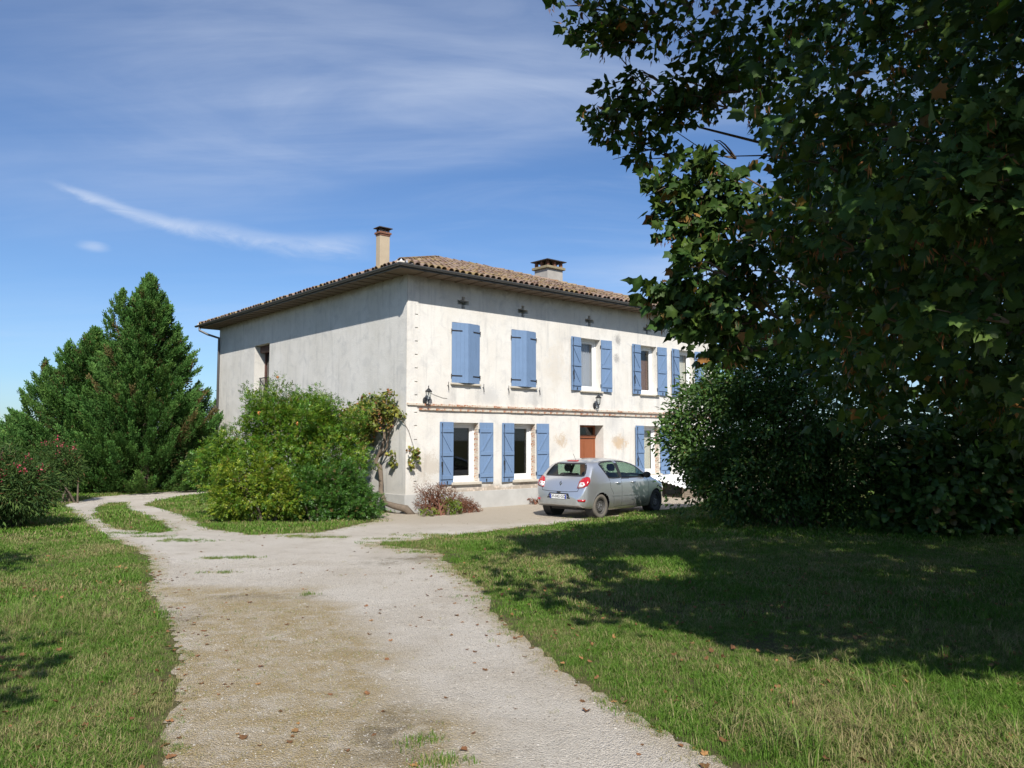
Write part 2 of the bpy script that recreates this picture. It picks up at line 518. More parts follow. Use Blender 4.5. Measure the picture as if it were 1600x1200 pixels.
# ------------------------------------------------------------------ ground layout (metres, from survey of the place)
G_POLY = [(-1.9, 2.0), (-1.9, -8), (3.2, -8), (1.9, 2.4), (1.15, 4.81), (1.05, 5.1), (.76, 5.94), (.54, 6.75), (.31, 7.81), (-.07, 8.93), (-.53, 10.91),
          (-1.02, 12.6), (-1.35, 13.88), (-2.41, 14.9), (-1.04, 16.08), (0, 16.98), (1.2, 18.54), (2.61, 20.07), (4.3, 22.08), (6.18, 24.54),
          (8.6, 27.0), (15.0, 33.0), (14, 36), (7.5, 30.6), (-2.5, 21.7), (-3.5, 21.3), (-3.5, 20.07), (-3.2, 18.97), (-4.04, 16.63), (-5.32, 16.41),
          (-6.66, 17.47), (-8.52, 20.58), (-11.1, 24.05), (-11.48, 26.13), (-11.2, 28.95), (-11.3, 30.8), (-11, 48), (-14, 48), (-12.53, 30.8), (-13.8, 28.27),
          (-14.34, 26.71), (-13.46, 23.59), (-11.0, 20.07), (-8.81, 16.98), (-6.97, 14.46), (-5.12, 11.42), (-3.85, 8.93), (-3.09, 7.34), (-2.67, 6.24), (-2.18, 4.81)]
ISLAND = [(-12.24, 24.3), (-10.21, 21.49), (-7.43, 17.22), (-7.3, 16.52), (-8.66, 17.22), (-10.77, 20.41), (-11.95, 22.7)]
STRAW = [(-2.1, 3.0), (-2.2, 4.81), (-3.32, 7.81), (-4.5, 10.4), (-2.7, 10.45), (-1.84, 8.77), (-1.15, 7.57), (-.84, 6.57), (-.54, 5.68), (-.38, 4.81), (-.2, 3.0)]


def sdf(poly, pts):
    """signed distance, positive inside"""
    pts = np.asarray(pts, float)
    poly = np.asarray(poly, float)
    d = np.full(len(pts), 1e9)
    ins = np.zeros(len(pts), bool)
    for a, b in zip(poly, np.roll(poly, -1, 0)):
        e = b - a
        w = pts - a
        h = np.clip((w @ e) / max(e @ e, 1e-9), 0, 1)
        d = np.minimum(d, ((w - h[:, None] * e) ** 2).sum(1))
        c = ((a[1] <= pts[:, 1]) != (b[1] <= pts[:, 1]))
        with np.errstate(divide='ignore', invalid='ignore'):
            xx = a[0] + (pts[:, 1] - a[1]) / (b[1] - a[1]) * e[0]
        ins ^= c & (pts[:, 0] < xx)
    return np.where(ins, 1, -1) * np.sqrt(d)


_kw = [(RNG.uniform(-1, 1, 2) * s, RNG.uniform(0, 6.28), a) for s, a in [(1.1, .07)] * 5 + [(2.7, .045)] * 6 + [(7, .016)] * 6 + [(14, .008)] * 6]


def wob(pts):
    o = np.zeros(len(pts))
    for k, ph, a in _kw:
        o += a * np.sin(pts @ k + ph)
    return o


def drive_sd(pts):
    pts = np.asarray(pts, float)
    g = sdf(G_POLY, pts)
    i = sdf(ISLAND, pts)
    return np.minimum(g, -i) + wob(pts) * 0.8


def fbm2(pts, s, seed=0):
    r = np.random.default_rng(seed)
    o = np.zeros(len(pts))
    a = 1.0
    for k in range(5):
        for j in range(4):
            d = r.uniform(0, 6.283)
            o += a * np.sin((pts @ np.array([math.cos(d), math.sin(d)])) * s * (1 + .4 * r.uniform()) * 2 ** k + r.uniform(0, 6.28)) / 4
        a *= .6
    return o
# ------------------------------------------------------------------ ground, drive, far land
def ground_mat():
    m, t, out = material('lawn_soil')
    p = N(t, 'ShaderNodeNewGeometry').outputs['Position']
    a = noise(t, p, 0.45, 4, 0.6, 0.3)
    b = noise(t, p, 3.5, 5, 0.65)
    f = noise(t, p, 55, 4, 0.7)
    c = mixc(t, sstep(t, math_(t, 'ADD', a, math_(t, 'MULTIPLY', b, 0.35)), 0.5, 0.85), (0.050, 0.085, 0.018), (0.16, 0.145, 0.06))
    c = mixc(t, sstep(t, f, 0.35, 0.7), tuple([.085, .072, .038]), c)
    bsdf(t, out, c, 0.95, f, 0.8, 0.03, spec=0.1)
    return m


def drive_mat():
    m, t, out = material('pale_gravel')
    p = N(t, 'ShaderNodeNewGeometry').outputs['Position']
    at = N(t, 'ShaderNodeAttribute', attribute_name='lc')
    s = N(t, 'ShaderNodeSeparateColor', {0: at.outputs['Color']})
    big = noise(t, p, 0.7, 5, 0.6, 0.5)
    med = noise(t, p, 3.1, 6, 0.7, 0.5)
    fin = noise(t, p, 38, 5, 0.75)
    grit = N(t, 'ShaderNodeTexVoronoi', {'Vector': p, 'Scale': 85.0}).outputs
    c = mixc(t, sstep(t, big, 0.35, 0.68), (0.63, 0.575, 0.50), (0.53, 0.47, 0.39))
    c = mixc(t, math_(t, 'MULTIPLY', sstep(t, med, 0.52, 0.75), 0.45), c, (0.31, 0.255, 0.185))
    st = math_(t, 'MULTIPLY', s.outputs[0], sstep(t, math_(t, 'ADD', med, math_(t, 'MULTIPLY', fin, 0.5)), 0.5, 0.9, 0.3, 1.0))
    c = mixc(t, math_(t, 'MULTIPLY', st, 1.0), c, mixc(t, fin, (0.25, 0.18, 0.085), (0.49, 0.375, 0.185)))
    c = mixc(t, math_(t, 'MULTIPLY', s.outputs[1], 0.85), c, mixc(t, fin, (0.40, 0.33, 0.24), (0.56, 0.485, 0.38)))
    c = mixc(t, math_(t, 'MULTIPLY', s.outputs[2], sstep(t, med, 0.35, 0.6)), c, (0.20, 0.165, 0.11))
    # grains
    c = mixc(t, lerp_(t, grit[0], 0.0, 0.6, 0.6, 0.0), c, mixc(t, N(t, 'ShaderNodeSeparateColor', {0: grit[1]}).outputs[0], (0.34, 0.295, 0.23), (0.74, 0.69, 0.60)))
    c = mixc(t, math_(t, 'MULTIPLY', sstep(t, fin, 0.45, 0.3), 0.5), c, (0.20, 0.17, 0.13))
    h = math_(t, 'ADD', math_(t, 'MULTIPLY', grit[0], -0.6), math_(t, 'ADD', fin, math_(t, 'MULTIPLY', med, 1.6)))
    bsdf(t, out, c, 0.93, h, 0.9, 0.035, spec=0.15)
    return m


M['soil'] = ground_mat()
M['gravel'] = drive_mat()

# one sheet to the horizon
g = MB()
S_ = 4500
g.add([(-S_, -S_, -.004), (S_, -S_, -.004), (S_, S_, -.004), (-S_, S_, -.004)], [(0, 1, 2, 3)])
tag(g.build('ground', M['soil']), kind='structure')

# drive and forecourt: a fine grid cut to its ragged edge, rim vertices pulled on to the edge
cs = 0.11
xs = np.arange(-15.0, 15.6, cs)
ys = np.arange(-6, 48, cs)
GX, GY = np.meshgrid(xs, ys, indexing='ij')
gp = np.stack([GX.ravel(), GY.ravel()], 1)
sd = drive_sd(gp).reshape(GX.shape)
cx = .25 * (sd[1:, 1:] + sd[:-1, 1:] + sd[1:, :-1] + sd[:-1, :-1])
keep = cx > 0
gx, gy = np.gradient(sd, cs)
gl = np.maximum(np.hypot(gx, gy), .3)
PX = GX.copy(); PY = GY.copy()
near = np.abs(sd) < cs * 1.0
out_ = near & (sd < 0)
PX[out_] -= (sd * gx / gl ** 2)[out_]
PY[out_] -= (sd * gy / gl ** 2)[out_]
idx = np.arange(GX.size).reshape(GX.shape)
F = np.stack([idx[:-1, :-1][keep], idx[1:, :-1][keep], idx[1:, 1:][keep], idx[:-1, 1:][keep]], 1)
used = np.unique(F)
rm = np.full(GX.size, -1); rm[used] = np.arange(len(used))
P2 = np.stack([PX.ravel(), PY.ravel()], 1)[used]
und = .012 * fbm2(P2, 1.3, 3)
sdu = sd.ravel()[used]
z = .002 + np.clip(und, -.02, .02) * 0 + 0.0
V = np.column_stack([P2, np.full(len(P2), .002)])
straw = np.clip(sdf(STRAW, P2) / .5 + .55 + .5 * fbm2(P2, 2.2, 5), 0, 1)
edge = np.clip(1 - sdu / .35, 0, 1) * (P2[:, 1] < 16)
straw = np.maximum(straw, edge * .8)
fore = np.clip((P2[:, 1] - (17.6 + .55 * (P2[:, 0] + 1) * (P2[:, 0] > -1))) / 1.2 + .5 * fbm2(P2, 1.5, 6), 0, 1) * (P2[:, 0] > -4.6)
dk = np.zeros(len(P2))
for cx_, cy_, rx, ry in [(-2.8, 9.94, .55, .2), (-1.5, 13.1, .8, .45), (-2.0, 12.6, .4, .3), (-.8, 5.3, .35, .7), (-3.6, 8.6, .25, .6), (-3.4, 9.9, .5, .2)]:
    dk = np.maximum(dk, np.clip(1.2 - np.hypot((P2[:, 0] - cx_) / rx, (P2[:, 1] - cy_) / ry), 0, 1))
me = np_mesh('gravel_drive', V, [rm[F]], M['gravel'], False, np.column_stack([straw, fore, dk]))
drive = link('gravel_drive', me)
tag(drive, kind='structure')

# low wooded hill on the horizon
hb = MB()
hv, hf = [], []
nh = 60
for i in range(nh):
    x = -1500 + i * 30
    top = -1 + 16 * math.exp(-((x + 1080) / 330) ** 2) + 2.5 * math.sin(i * .7)
    hv += [(x, 1350, -4), (x, 1400, max(top, -3)), (x, 1700, -4)]
for i in range(nh - 1):
    for k in range(2):
        a = i * 3 + k
        hf.append((a, a + 3, a + 4, a + 1))
hb.add(hv, hf)
M['hill'] = simple('far_woodland', (0.045, 0.065, 0.04), 0.95, 0.4, 0.05)
tag(hb.build('hill', M['hill'], smooth=True), kind='structure')
# ------------------------------------------------------------------ farmhouse (local x along the shuttered front, y into the house)
HX, HY = 14.42, 13.65
WT = 6.5
house = thing('farmhouse', 'two-storey cream rendered farmhouse with blue shutters and low clay-tiled hip roof', 'house',
              (-2.864, 21.118, 0), R(41.1))


def holed(mb, a0, a1, b0, b1, holes, fn, back=True):
    """rectangle a0..a1 x b0..b1 with rectangular recesses (ha0,ha1,hb0,hb1,depth,closed); fn(a,b,depth)->point"""
    A = sorted({a0, a1, *[h[0] for h in holes], *[h[1] for h in holes]})
    B = sorted({b0, b1, *[h[2] for h in holes], *[h[3] for h in holes]})

    def inside(a, b):
        for h in holes:
            if h[0] < a < h[1] and h[2] < b < h[3]:
                return h
        return None
    cells = {}
    for i in range(len(A) - 1):
        for j in range(len(B) - 1):
            h = inside((A[i] + A[i + 1]) / 2, (B[j] + B[j + 1]) / 2)
            cells[i, j] = h
            q = [(A[i], B[j]), (A[i + 1], B[j]), (A[i + 1], B[j + 1]), (A[i], B[j + 1])]
            if h is None:
                mb.add([fn(a, b, 0) for a, b in q], [(0, 1, 2, 3)])
            elif h[5]:
                mb.add([fn(a, b, h[4]) for a, b in q], [(0, 1, 2, 3)])
    for (i, j), h in cells.items():
        if h is None:
            continue
        for di, dj, e in ((-1, 0, (0, 0, 0, 1)), (1, 0, (1, 0, 1, 1)), (0, -1, (0, 0, 1, 0)), (0, 1, (0, 1, 1, 1))):
            if cells.get((i + di, j + dj)) is None:
                p = (A[i + e[0]], B[j + e[1]]); q = (A[i + e[2]], B[j + e[3]])
                mb.add([fn(*p, 0), fn(*q, 0), fn(*q, h[4]), fn(*p, h[4])], [(0, 1, 2, 3)])


DEP = 0.21
UZ0, UZ1, LZ0, LZ1 = 3.585, 5.33, 0.765, 2.455
UPX = [(1.54, 2.48), (3.79, 4.73), (6.80, 7.75), (9.84, 10.76), (12.06, 13.02)]
LOX = [(1.58, 2.50), (3.86, 4.76), (9.96, 10.84)]
DOOR = (6.74, 7.88, 0.10, 2.45)
front_holes = [(a, b, UZ0, UZ1, DEP, False) for a, b in UPX] + [(a, b, LZ0, LZ1, DEP, False) for a, b in LOX] + [(*DOOR, 0.38, False)]
for cxx in (1.93, 4.25, 7.23, 10.24, 13.05):
    zc = 5.925
    front_holes += [(cxx - .21, cxx + .21, zc - .062, zc + .062, .26, True),
                    (cxx - .062, cxx + .062, zc + .062, zc + .175, .26, True),
                    (cxx - .062, cxx + .062, zc - .175, zc - .062, .26, True)]
mb = MB()
holed(mb, 0, HX, 0.0, WT, front_holes, lambda a, b, d: (a, d, b))
wall_f = mb.build('wall', M['wall'], house)
wall_f['label'] = 'sunlit front wall with stained cream render'
mb = MB()
LW = (8.84, 10.15, 2.95, 5.44)
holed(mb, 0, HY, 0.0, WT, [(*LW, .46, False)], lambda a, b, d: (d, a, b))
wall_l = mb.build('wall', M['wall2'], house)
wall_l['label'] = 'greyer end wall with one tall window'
mb = MB()
mb.add([(HX, 0, 0), (HX, HY, 0), (HX, HY, WT), (HX, 0, WT)], [(0, 1, 2, 3)])
mb.add([(0, HY, 0), (HX, HY, 0), (HX, HY, WT), (0, HY, WT)], [(0, 1, 2, 3)])
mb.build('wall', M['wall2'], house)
# intermediate floor and a partition keep the rooms dark
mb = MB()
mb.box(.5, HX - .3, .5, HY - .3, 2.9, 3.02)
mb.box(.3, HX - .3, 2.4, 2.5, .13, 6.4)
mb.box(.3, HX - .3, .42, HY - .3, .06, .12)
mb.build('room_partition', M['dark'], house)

# plinth (cement skirt) front and end
mb = MB()
mb.box(-.032, HX, -.032, -.0005, -.05, .49)
mb.box(-.033, -.0005, -.0005, HY, -.05, .485)
mb.build('plinth', M['plinth'], house, bevel=.008)

# corner strip with toothing slots
mb = MB()
slots = [(.25, .346, zz0 - .024, zz0 + .024, .07, True) for zz0 in [5.40, 5.03, 4.66, 4.29, 3.92, 3.54, 3.18, 2.70, 2.34, 1.96, 1.58, 1.19, .83]]
holed(mb, .003, .35, .49, WT - .02, slots, lambda a, b, d: (a, -.026 + d, b))
mb.add([(.35, -.026, .49), (.35, 0, .49), (.35, 0, WT - .02), (.35, -.026, WT - .02)], [(0, 1, 2, 3)])
mb.build('corner_strip', M['wall'], house)

# string course: two rows of cut brick over a mortar bed
mb = MB()
mb.box(.01, HX - .02, -.05, -.001, 2.905, 2.955)
mb.box(.40, HX - .02, -.028, -.001, 2.785, 2.83)
sc_ = mb.build('string_course', M['mortar'], house)
bme = {}
def brick_mesh(L, D_, H_):
    k = (L, D_, H_)
    if k not in bme:
        b = MB(); b.box(-L / 2, L / 2, -D_, 0, -H_ / 2, H_ / 2)
        me = bpy.data.meshes.new('brick'); me.from_pydata([tuple(p) for p in b.v], [], b.f); me.materials.append(M['brick'])
        bme[k] = me
    return bme[k]
for row, (x0, zc, out, h) in enumerate([(.0, 2.932, .072, .056), (.40, 2.806, .052, .052)]):
    x = x0 + .14
    while x < HX - .15:
        L = .275
        o = link('brick', brick_mesh(L - .008, out + random.choice((-.006, 0, .004)), h), sc_)
        o.location = (x, -.0015, zc + random.uniform(-.003, .003))
        o.rotation_euler = (0, random.uniform(-.004, .004), random.uniform(-.006, .006))
        x += L
# brick jambs of the ground floor windows (right-hand reveal shows its bricks)
for a, b in LOX:
    zq = LZ0 + .05
    k = 0
    while zq < LZ1 - .04:
        o = link('brick', brick_mesh(.165 if k % 2 else .145, .014, .058), wall_f)
        o.rotation_euler = (0, 0, -math.pi / 2)
        o.location = (b + .004, .095 + (.012 if k % 2 else -.006), zq)
        zq += .078
        k += 1


# ---- windows
def window(a, b, z0, z1, y, curtain=None, cz=1.0, sash=.075):
    fr = MB()
    w = .07
    fr.box(a, a + w, y, y + .07, z0, z1); fr.box(b - w, b, y, y + .07, z0, z1)
    fr.box(a + w, b - w, y, y + .07, z1 - w, z1); fr.box(a + w, b - w, y, y + .07, z0, z0 + w + .02)
    f = fr.build('window', M['pvc'], house, bevel=.006)
    s = MB()
    a2, b2, c2, d2 = a + w + .002, b - w - .002, z0 + w + .022, z1 - w - .002
    s.box(a2, a2 + sash, y + .018, y + .062, c2, d2); s.box(b2 - sash, b2, y + .018, y + .062, c2, d2)
    s.box(a2 + sash, b2 - sash, y + .018, y + .062, d2 - sash, d2); s.box(a2 + sash, b2 - sash, y + .018, y + .062, c2, c2 + sash)
    s.build('sash', M['pvc'], f, bevel=.005)
    g_ = MB()
    g_.box(a2 + sash - .005, b2 - sash + .005, y + .036, y + .042, c2 + sash - .005, d2 - sash + .005)
    g_.build('pane', M['glass'], f)
    if curtain:
        cu = MB()
        n = 26
        zt = z0 + (z1 - z0) * cz
        vs = []
        for i in range(n + 1):
            xx = a + .06 + (b - a - .12) * i / n
            yy = y + .17 + .025 * math.sin(i * 1.9)
            vs += [(xx, yy, z0 - .1), (xx, yy, zt)]
        cu.add(vs, [(2 * i, 2 * i + 2, 2 * i + 3, 2 * i + 1) for i in range(n)])
        cu.build('curtain', curtain, f, smooth=True)
    return f


for i, (a, b) in enumerate(UPX):
    window(a, b, UZ0, UZ1, DEP, [None, None, M['curtain'], M['curtain3'], M['curtain2']][i], [1, 1, 1, .72, 1][i])
for i, (a, b) in enumerate(LOX):
    window(a, b, LZ0, LZ1, DEP, [None, None, M['curtain2']][i], 1.0)
for i, (a, b) in enumerate(UPX + LOX):
    z0 = UZ0 if i < 5 else LZ0
    s = MB()
    e = .065 if i < 5 else .075
    s.box(a - e, b + e, -.085, .2, z0 - (.055 if i < 5 else .075), z0 - .002)
    s.build('sill', M['sill'], house, bevel=.01)


# ---- shutters: boarded leaves with ledges and Z braces
def shutter(hx, z0, z1, w, side, ang, latch=False):
    """hinged at x=hx on the wall face. side=+1 leaf extends to +x when closed. ang = opening angle in degrees (180 = flat on the wall)"""
    H_ = z1 - z0
    core = MB(); core.box(0.004, w - .004, -.018, -.008, .004, H_ - .004)
    o = core.build('shutter', M['blue'], house)
    n = 4
    pw = w / n
    for k in range(n):
        p = MB()
        p.box(k * pw + .0016, (k + 1) * pw - .0016, -.026, 0, 0, H_)
        p.build('plank', M['blue'], o, bevel=.0025)
    # ledges on the inner face (local +y), braces
    lz = [.115 * H_, .485 * H_, .865 * H_]
    for q in lz:
        p = MB(); p.box(.02, w - .02, .001, .026, q - .055, q + .055); p.build('ledge', M['blue'], o, bevel=.004)
    for q in (0, 1):
        p = MB()
        p.bar((w - .06, .0115, lz[q + 1] - .06), (.06, .0115, lz[q] + .06), .05, .021, (0, 1, 0))
        p.build('brace', M['blue'], o)
    for q in (lz[0], lz[2]):
        p = MB(); p.box(-.02, w * .62, -.034, -.0265, q - .018, q + .018); p.tube([(-.012, -.03, q - .05), (-.012, -.03, q + .05)], .014, 8)
        p.build('strap_hinge', M['iron'], o)
    if latch:
        p = MB()
        p.tube([(w - .05, .036, .06), (w - .05, .036, H_ - .06)], .008, 6)
        p.box(w - .075, w - .03, .028, .05, .33 * H_ - .06, .33 * H_ + .06)
        p.bar((w - .05, .045, .33 * H_), (w - .06, .05, .2 * H_), .03, .02)
        p.box(w - .06, w - .04, .028, .045, H_ - .1, H_ - .04)
        p.build('espagnolette', M['iron'], o)
    p = MB(); p.box(w * .45, w * .45 + .02, .001, .03, .03, .10); p.build('hook', M['iron'], o)
    a_ = R(ang)
    o.location = (hx, -.012 if ang < 90 else -.046, z0)
    if side > 0:
        a_ += R(random.uniform(-3, 1.5)) if ang > 90 else 0
        o.rotation_euler = (0, random.uniform(-.004, .004), -a_)
    else:
        o.scale = (-1, 1, 1)
        a_ += R(random.uniform(-4, 1)) if ang > 90 else 0
        o.rotation_euler = (0, random.uniform(-.004, .004), a_)
    return o


for i, (a, b) in enumerate(UPX):
    if i < 2:                                   # drawn to and hooked together ajar
        w = .515
        al = math.degrees(math.acos((b - a + .06) / 2 / w))
        shutter(a - .03, UZ0 - .0, UZ1 - .02, w, 1, al)
        shutter(b + .03, UZ0 - .0, UZ1 - .02, w - .006, -1, al)
    else:
        w = .49
        shutter(a - .012, UZ0 - .01, UZ1, w, 1, 176, True)
        shutter(b + .012, UZ0 - .01, UZ1, w, -1, 175)
for i, (a, b) in enumerate(LOX):
    w = .49
    shutter(a - .012, LZ0 - .05, LZ1 + .01, w, 1, 176, True)
    shutter(b + .03, LZ0 - .03, LZ1 + .01, w, -1, 176)
# shutter stays either side of the closed pairs
for a, b in UPX[:2]:
    for x in (a - .16, b + .18):
        p = MB(); p.tube([(x, -.002, 3.50), (x, -.05, 3.50), (x, -.055, 3.60)], .009, 6); p.bar((x, -.05, 3.5), (x + .015, -.05, 3.36), .02, .012)
        p.build('shutter_stay', M['iron'], house)

# ---- front door
d = MB()
x0, x1, z0, z1 = DOOR
y = .375
d.box(x0, x0 + .07, y, y + .07, z0, z1); d.box(x1 - .07, x1, y, y + .07, z0, z1); d.box(x0 + .07, x1 - .07, y, y + .07, z1 - .06, z1)
d.box(x0, x1, y - .03, y - .001, 2.03, 2.13)
dr = d.build('door', M['brownwood'], house, bevel=.006)
d = MB(); d.box(x0 + .072, x1 - .072, y + .01, y + .05, z0, 2.05); d.build('door_leaf', M['brownwood'], dr)
for zz0, zz1 in ((.3, .95), (1.1, 1.95)):
    for q in (0, 1):
        xa = x0 + .15 + q * .44
        d = MB(); d.box(xa, xa + .4, y - .004, y + .0095, zz0, zz1); d.build('panel', M['brownwood'], dr, bevel=.01)
d = MB(); d.box(x0 + .072, x1 - .072, y + .03, y + .036, 2.135, z1 - .062); d.build('pane', M['glass'], dr)
d = MB(); d.tube([(x1 - .16, y - .05, 1.05), (x1 - .28, y - .05, 1.05)], .011, 8); d.tube([(x1 - .16, y, 1.05), (x1 - .16, y - .05, 1.05)], .011, 8); d.build('handle', M['zinc'], dr)
d = MB(); d.box(x0 - .03, x1 + .03, -.30, .37, -.02, .098); d.build('doorstep', M['sill'], house, bevel=.012)

# ---- end wall french window, roller box and balcony rail
y0, y1, z0, z1 = LW
x = .40
d = MB()
d.box(x, x + .07, y0, y0 + .09, z0, z1); d.box(x, x + .07, y1 - .09, y1, z0, z1); d.box(x, x + .07, (y0 + y1) / 2 - .07, (y0 + y1) / 2 + .07, z0, z1)
d.box(x, x + .07, y0 + .09, (y0 + y1) / 2 - .07, z0, z0 + .4); d.box(x, x + .07, (y0 + y1) / 2 + .07, y1 - .09, z0, z0 + .4)
fw = d.build('french_window', M['darkwood'], house)
d = MB(); d.box(x + .03, x + .036, y0 + .09, y1 - .09, z0 + .4, z1); d.build('pane', M['glass'], fw)
d = MB(); d.box(x - .2, x - .002, y0 + .003, y1 - .003, z1 - .26, z1 - .003); d.build('roller_box', M['darkwood'], fw, bevel=.04)
d = MB()
d.box(.20, .235, y0, y1, z0 + 1.28, z0 + 1.31)
d.box(.20, .235, y0, y1, z0 + .12, z0 + .14)
rl = d.build('balcony_rail', M['iron'], house)
k = 0
yy = y0 + .06
while yy < y1:
    d = MB()
    d.tube([(.217, yy, z0 + .13), (.217 - .05 * (k % 2), yy, z0 + .5), (.217, yy + .02, z0 + .9), (.217, yy, z0 + 1.29)], .009, 6)
    d.build('baluster', M['iron'], rl)
    yy += .11; k += 1
for yy in np.arange(y0 + .1, y1, .22):
    d = MB()
    d.tube([(.2, yy + .05 * math.cos(a), z0 + 1.12 + .08 * math.sin(a)) for a in np.linspace(0, 5.2, 12)], .008, 5)
    d.build('scroll', M['iron'], rl)

# ---- roof
OV = .62
EZ = 6.56
xl, xr, yf, yb = -OV, HX + OV, -OV, HY + OV
RX0, RX1, RY, RZ = 5.74, 8.60, 6.68, 8.93
E4 = [Vector((xl, yf, EZ)), Vector((xr, yf, EZ)), Vector((xr, yb, EZ)), Vector((xl, yb, EZ))]
A0, A1 = Vector((RX0, RY, RZ)), Vector((RX1, RY, RZ))
mb = MB()
mb.add([E4[0], E4[1], E4[2], E4[3], A0, A1], [(0, 1, 5, 4), (1, 2, 5), (2, 3, 4, 5), (3, 0, 4)])
M['deck'] = simple('roof_underlay', (0.12, 0.07, 0.05), 0.95, 0.3, 9)
roof = mb.build('roof', M['deck'], house)
# soffit
mb = MB()
zs = WT - .01
for bx in ((xl, xr, yf, -.001), (xl, xr, HY + .001, yb), (xl, -.001, 0, HY), (HX + .001, xr, 0, HY)):
    mb.box(*bx, zs, zs + .02)
mb.build('soffit', M['soffit'], house)
for i in range(30):
    xx = .2 + i * (HX - .4) / 29
    mb = MB(); mb.box(xx - .04, xx + .04, yf + .02, -.003, zs - .022, zs - .002); mb.build('rafter_end', M['soffit'], house)
for i in range(28):
    yy = .25 + i * (HY - .5) / 27
    mb = MB(); mb.box(xl + .02, -.003, yy - .04, yy + .04, zs - .02, zs - .002); mb.build('rafter_end', M['soffit'], house)
mb = MB()
mb.box(xl - .001, xr, yf - .02, yf - .001, zs - .005, EZ + .01); mb.box(xl - .02, xl - .002, yf - .02, yb, zs - .005, EZ + .008)
mb.box(xl, xr, yb + .001, yb + .02, zs - .005, EZ + .01); mb.box(xr + .001, xr + .02, yf, yb, zs - .005, EZ + .01)
mb.build('fascia', M['gutter'], house)


def gutter(p0, p1, nrm):
    m_ = MB()
    p0, p1, nrm = Vector(p0), Vector(p1), Vector(nrm)
    prof = []
    for a in np.linspace(0, math.pi, 9):
        prof.append((.062 - .062 * math.cos(a), -.062 * math.sin(a)))
    prof2 = [(u * .94 + .004, w * .92 + .0) for u, w in reversed(prof)]
    pr = prof + prof2
    n = len(pr)
    vs = [p + nrm * u + Vector((0, 0, w)) for p in (p0, p1) for u, w in pr]
    m_.add(vs, [(i, (i + 1) % n, n + (i + 1) % n, n + i) for i in range(n)] + [tuple(range(n)), tuple(range(2 * n - 1, n - 1, -1))])
    return m_.build('gutter', M['gutter'], house, smooth=False)


gz = EZ + .025
gutter((xl - .15, yf - .022, gz), (xr + .1, yf - .022, gz), (0, -1, 0))
gutter((xl - .022, yf - .146, gz - .004), (xl - .022, yb + .12, gz - .004), (-1, 0, 0))
# downpipe at the far corner of the end wall
mb = MB()
mb.tube([(xl - .07, yb - .25, gz - .05), (xl - .06, yb - .25, gz - .22), (xl + .12, HY - .1, gz - .42), (-.07, HY - .09, gz - .52), (-.06, HY - .09, gz - .8), (-.06, HY - .09, .1)], .045, 10)
mb.build('downpipe', M['gutter'], house, smooth=True)
mb = MB()
mb.add([(xl - .13, yf - .13, gz + .01), (xl + .35, yf - .10, gz + .03), (xl + .30, yf + .22, gz + .17), (xl + .1, yf + .36, gz + .19), (xl - .10, yf + .30, gz + .03)],
       [(0, 1, 2, 3, 4)])
mb.add([(xl - .05, yf + .02, gz + .05), (xl + .07, yf - .03, gz + .05), (xl + .04, yf + .04, gz + .16)], [(0, 1, 2)])
mb.add([(xl + .12, yf - .02, gz + .05), (xl + .26, yf - .05, gz + .05), (xl + .22, yf + .06, gz + .15)], [(0, 1, 2)])
mb.build('zinc_flashing', M['zinc'], house)


# canal tiles
def tile_mesh(kind, seed):
    r = np.random.default_rng(seed)
    L = .47
    n = 6
    vs = []
    for y_, rad in ((0, .096), (L, .076)):
        for rr in (rad, rad - .013):
            for k in range(n + 1):
                a = math.pi * k / n
                zz_ = rr * math.sin(a) * .92
                vs.append((rr * math.cos(a), y_, zz_ if kind == 'cover' else -zz_ * .8 + .03))
    m_ = n + 1
    fs = []
    if kind == 'pan':
        vs = vs[m_:2 * m_] + vs[3 * m_:]
        fs = [(k, k + 1, m_ + k + 1, m_ + k) for k in range(n)]
    for k in range(n if kind == 'cover' else 0):
        fs += [(k, k + 1, 2 * m_ + k + 1, 2 * m_ + k), (m_ + k, 3 * m_ + k, 3 * m_ + k + 1, m_ + k + 1), (k, m_ + k, m_ + k + 1, k + 1), (2 * m_ + k, 2 * m_ + k + 1, 3 * m_ + k + 1, 3 * m_ + k)]
    if kind == 'cover':
        fs += [(0, 2 * m_, 3 * m_, m_), (n, m_ + n, 3 * m_ + n, 2 * m_ + n)]
    col = np.array([r.uniform(0, 1), max(0, r.normal(.05, .32)) if r.uniform() < .5 else 0, r.uniform(.2, .7) if r.uniform() < .15 else 0])
    return np.array(vs), fs, np.clip(col, 0, 1)


TILES = []
for s in range(14):
    v_, f_, c_ = tile_mesh('cover', s)
    TILES.append((v_, f_, c_, np_mesh('tile', v_, [np.array(f_)], M['tile'], False, np.repeat(c_[None], len(v_), 0))))
PANS = [tile_mesh('pan', 40 + s) for s in range(8)]
rest_v, rest_f, rest_c = [], [], []
nrest = 0
single = []
SP, EXP = .215, .36


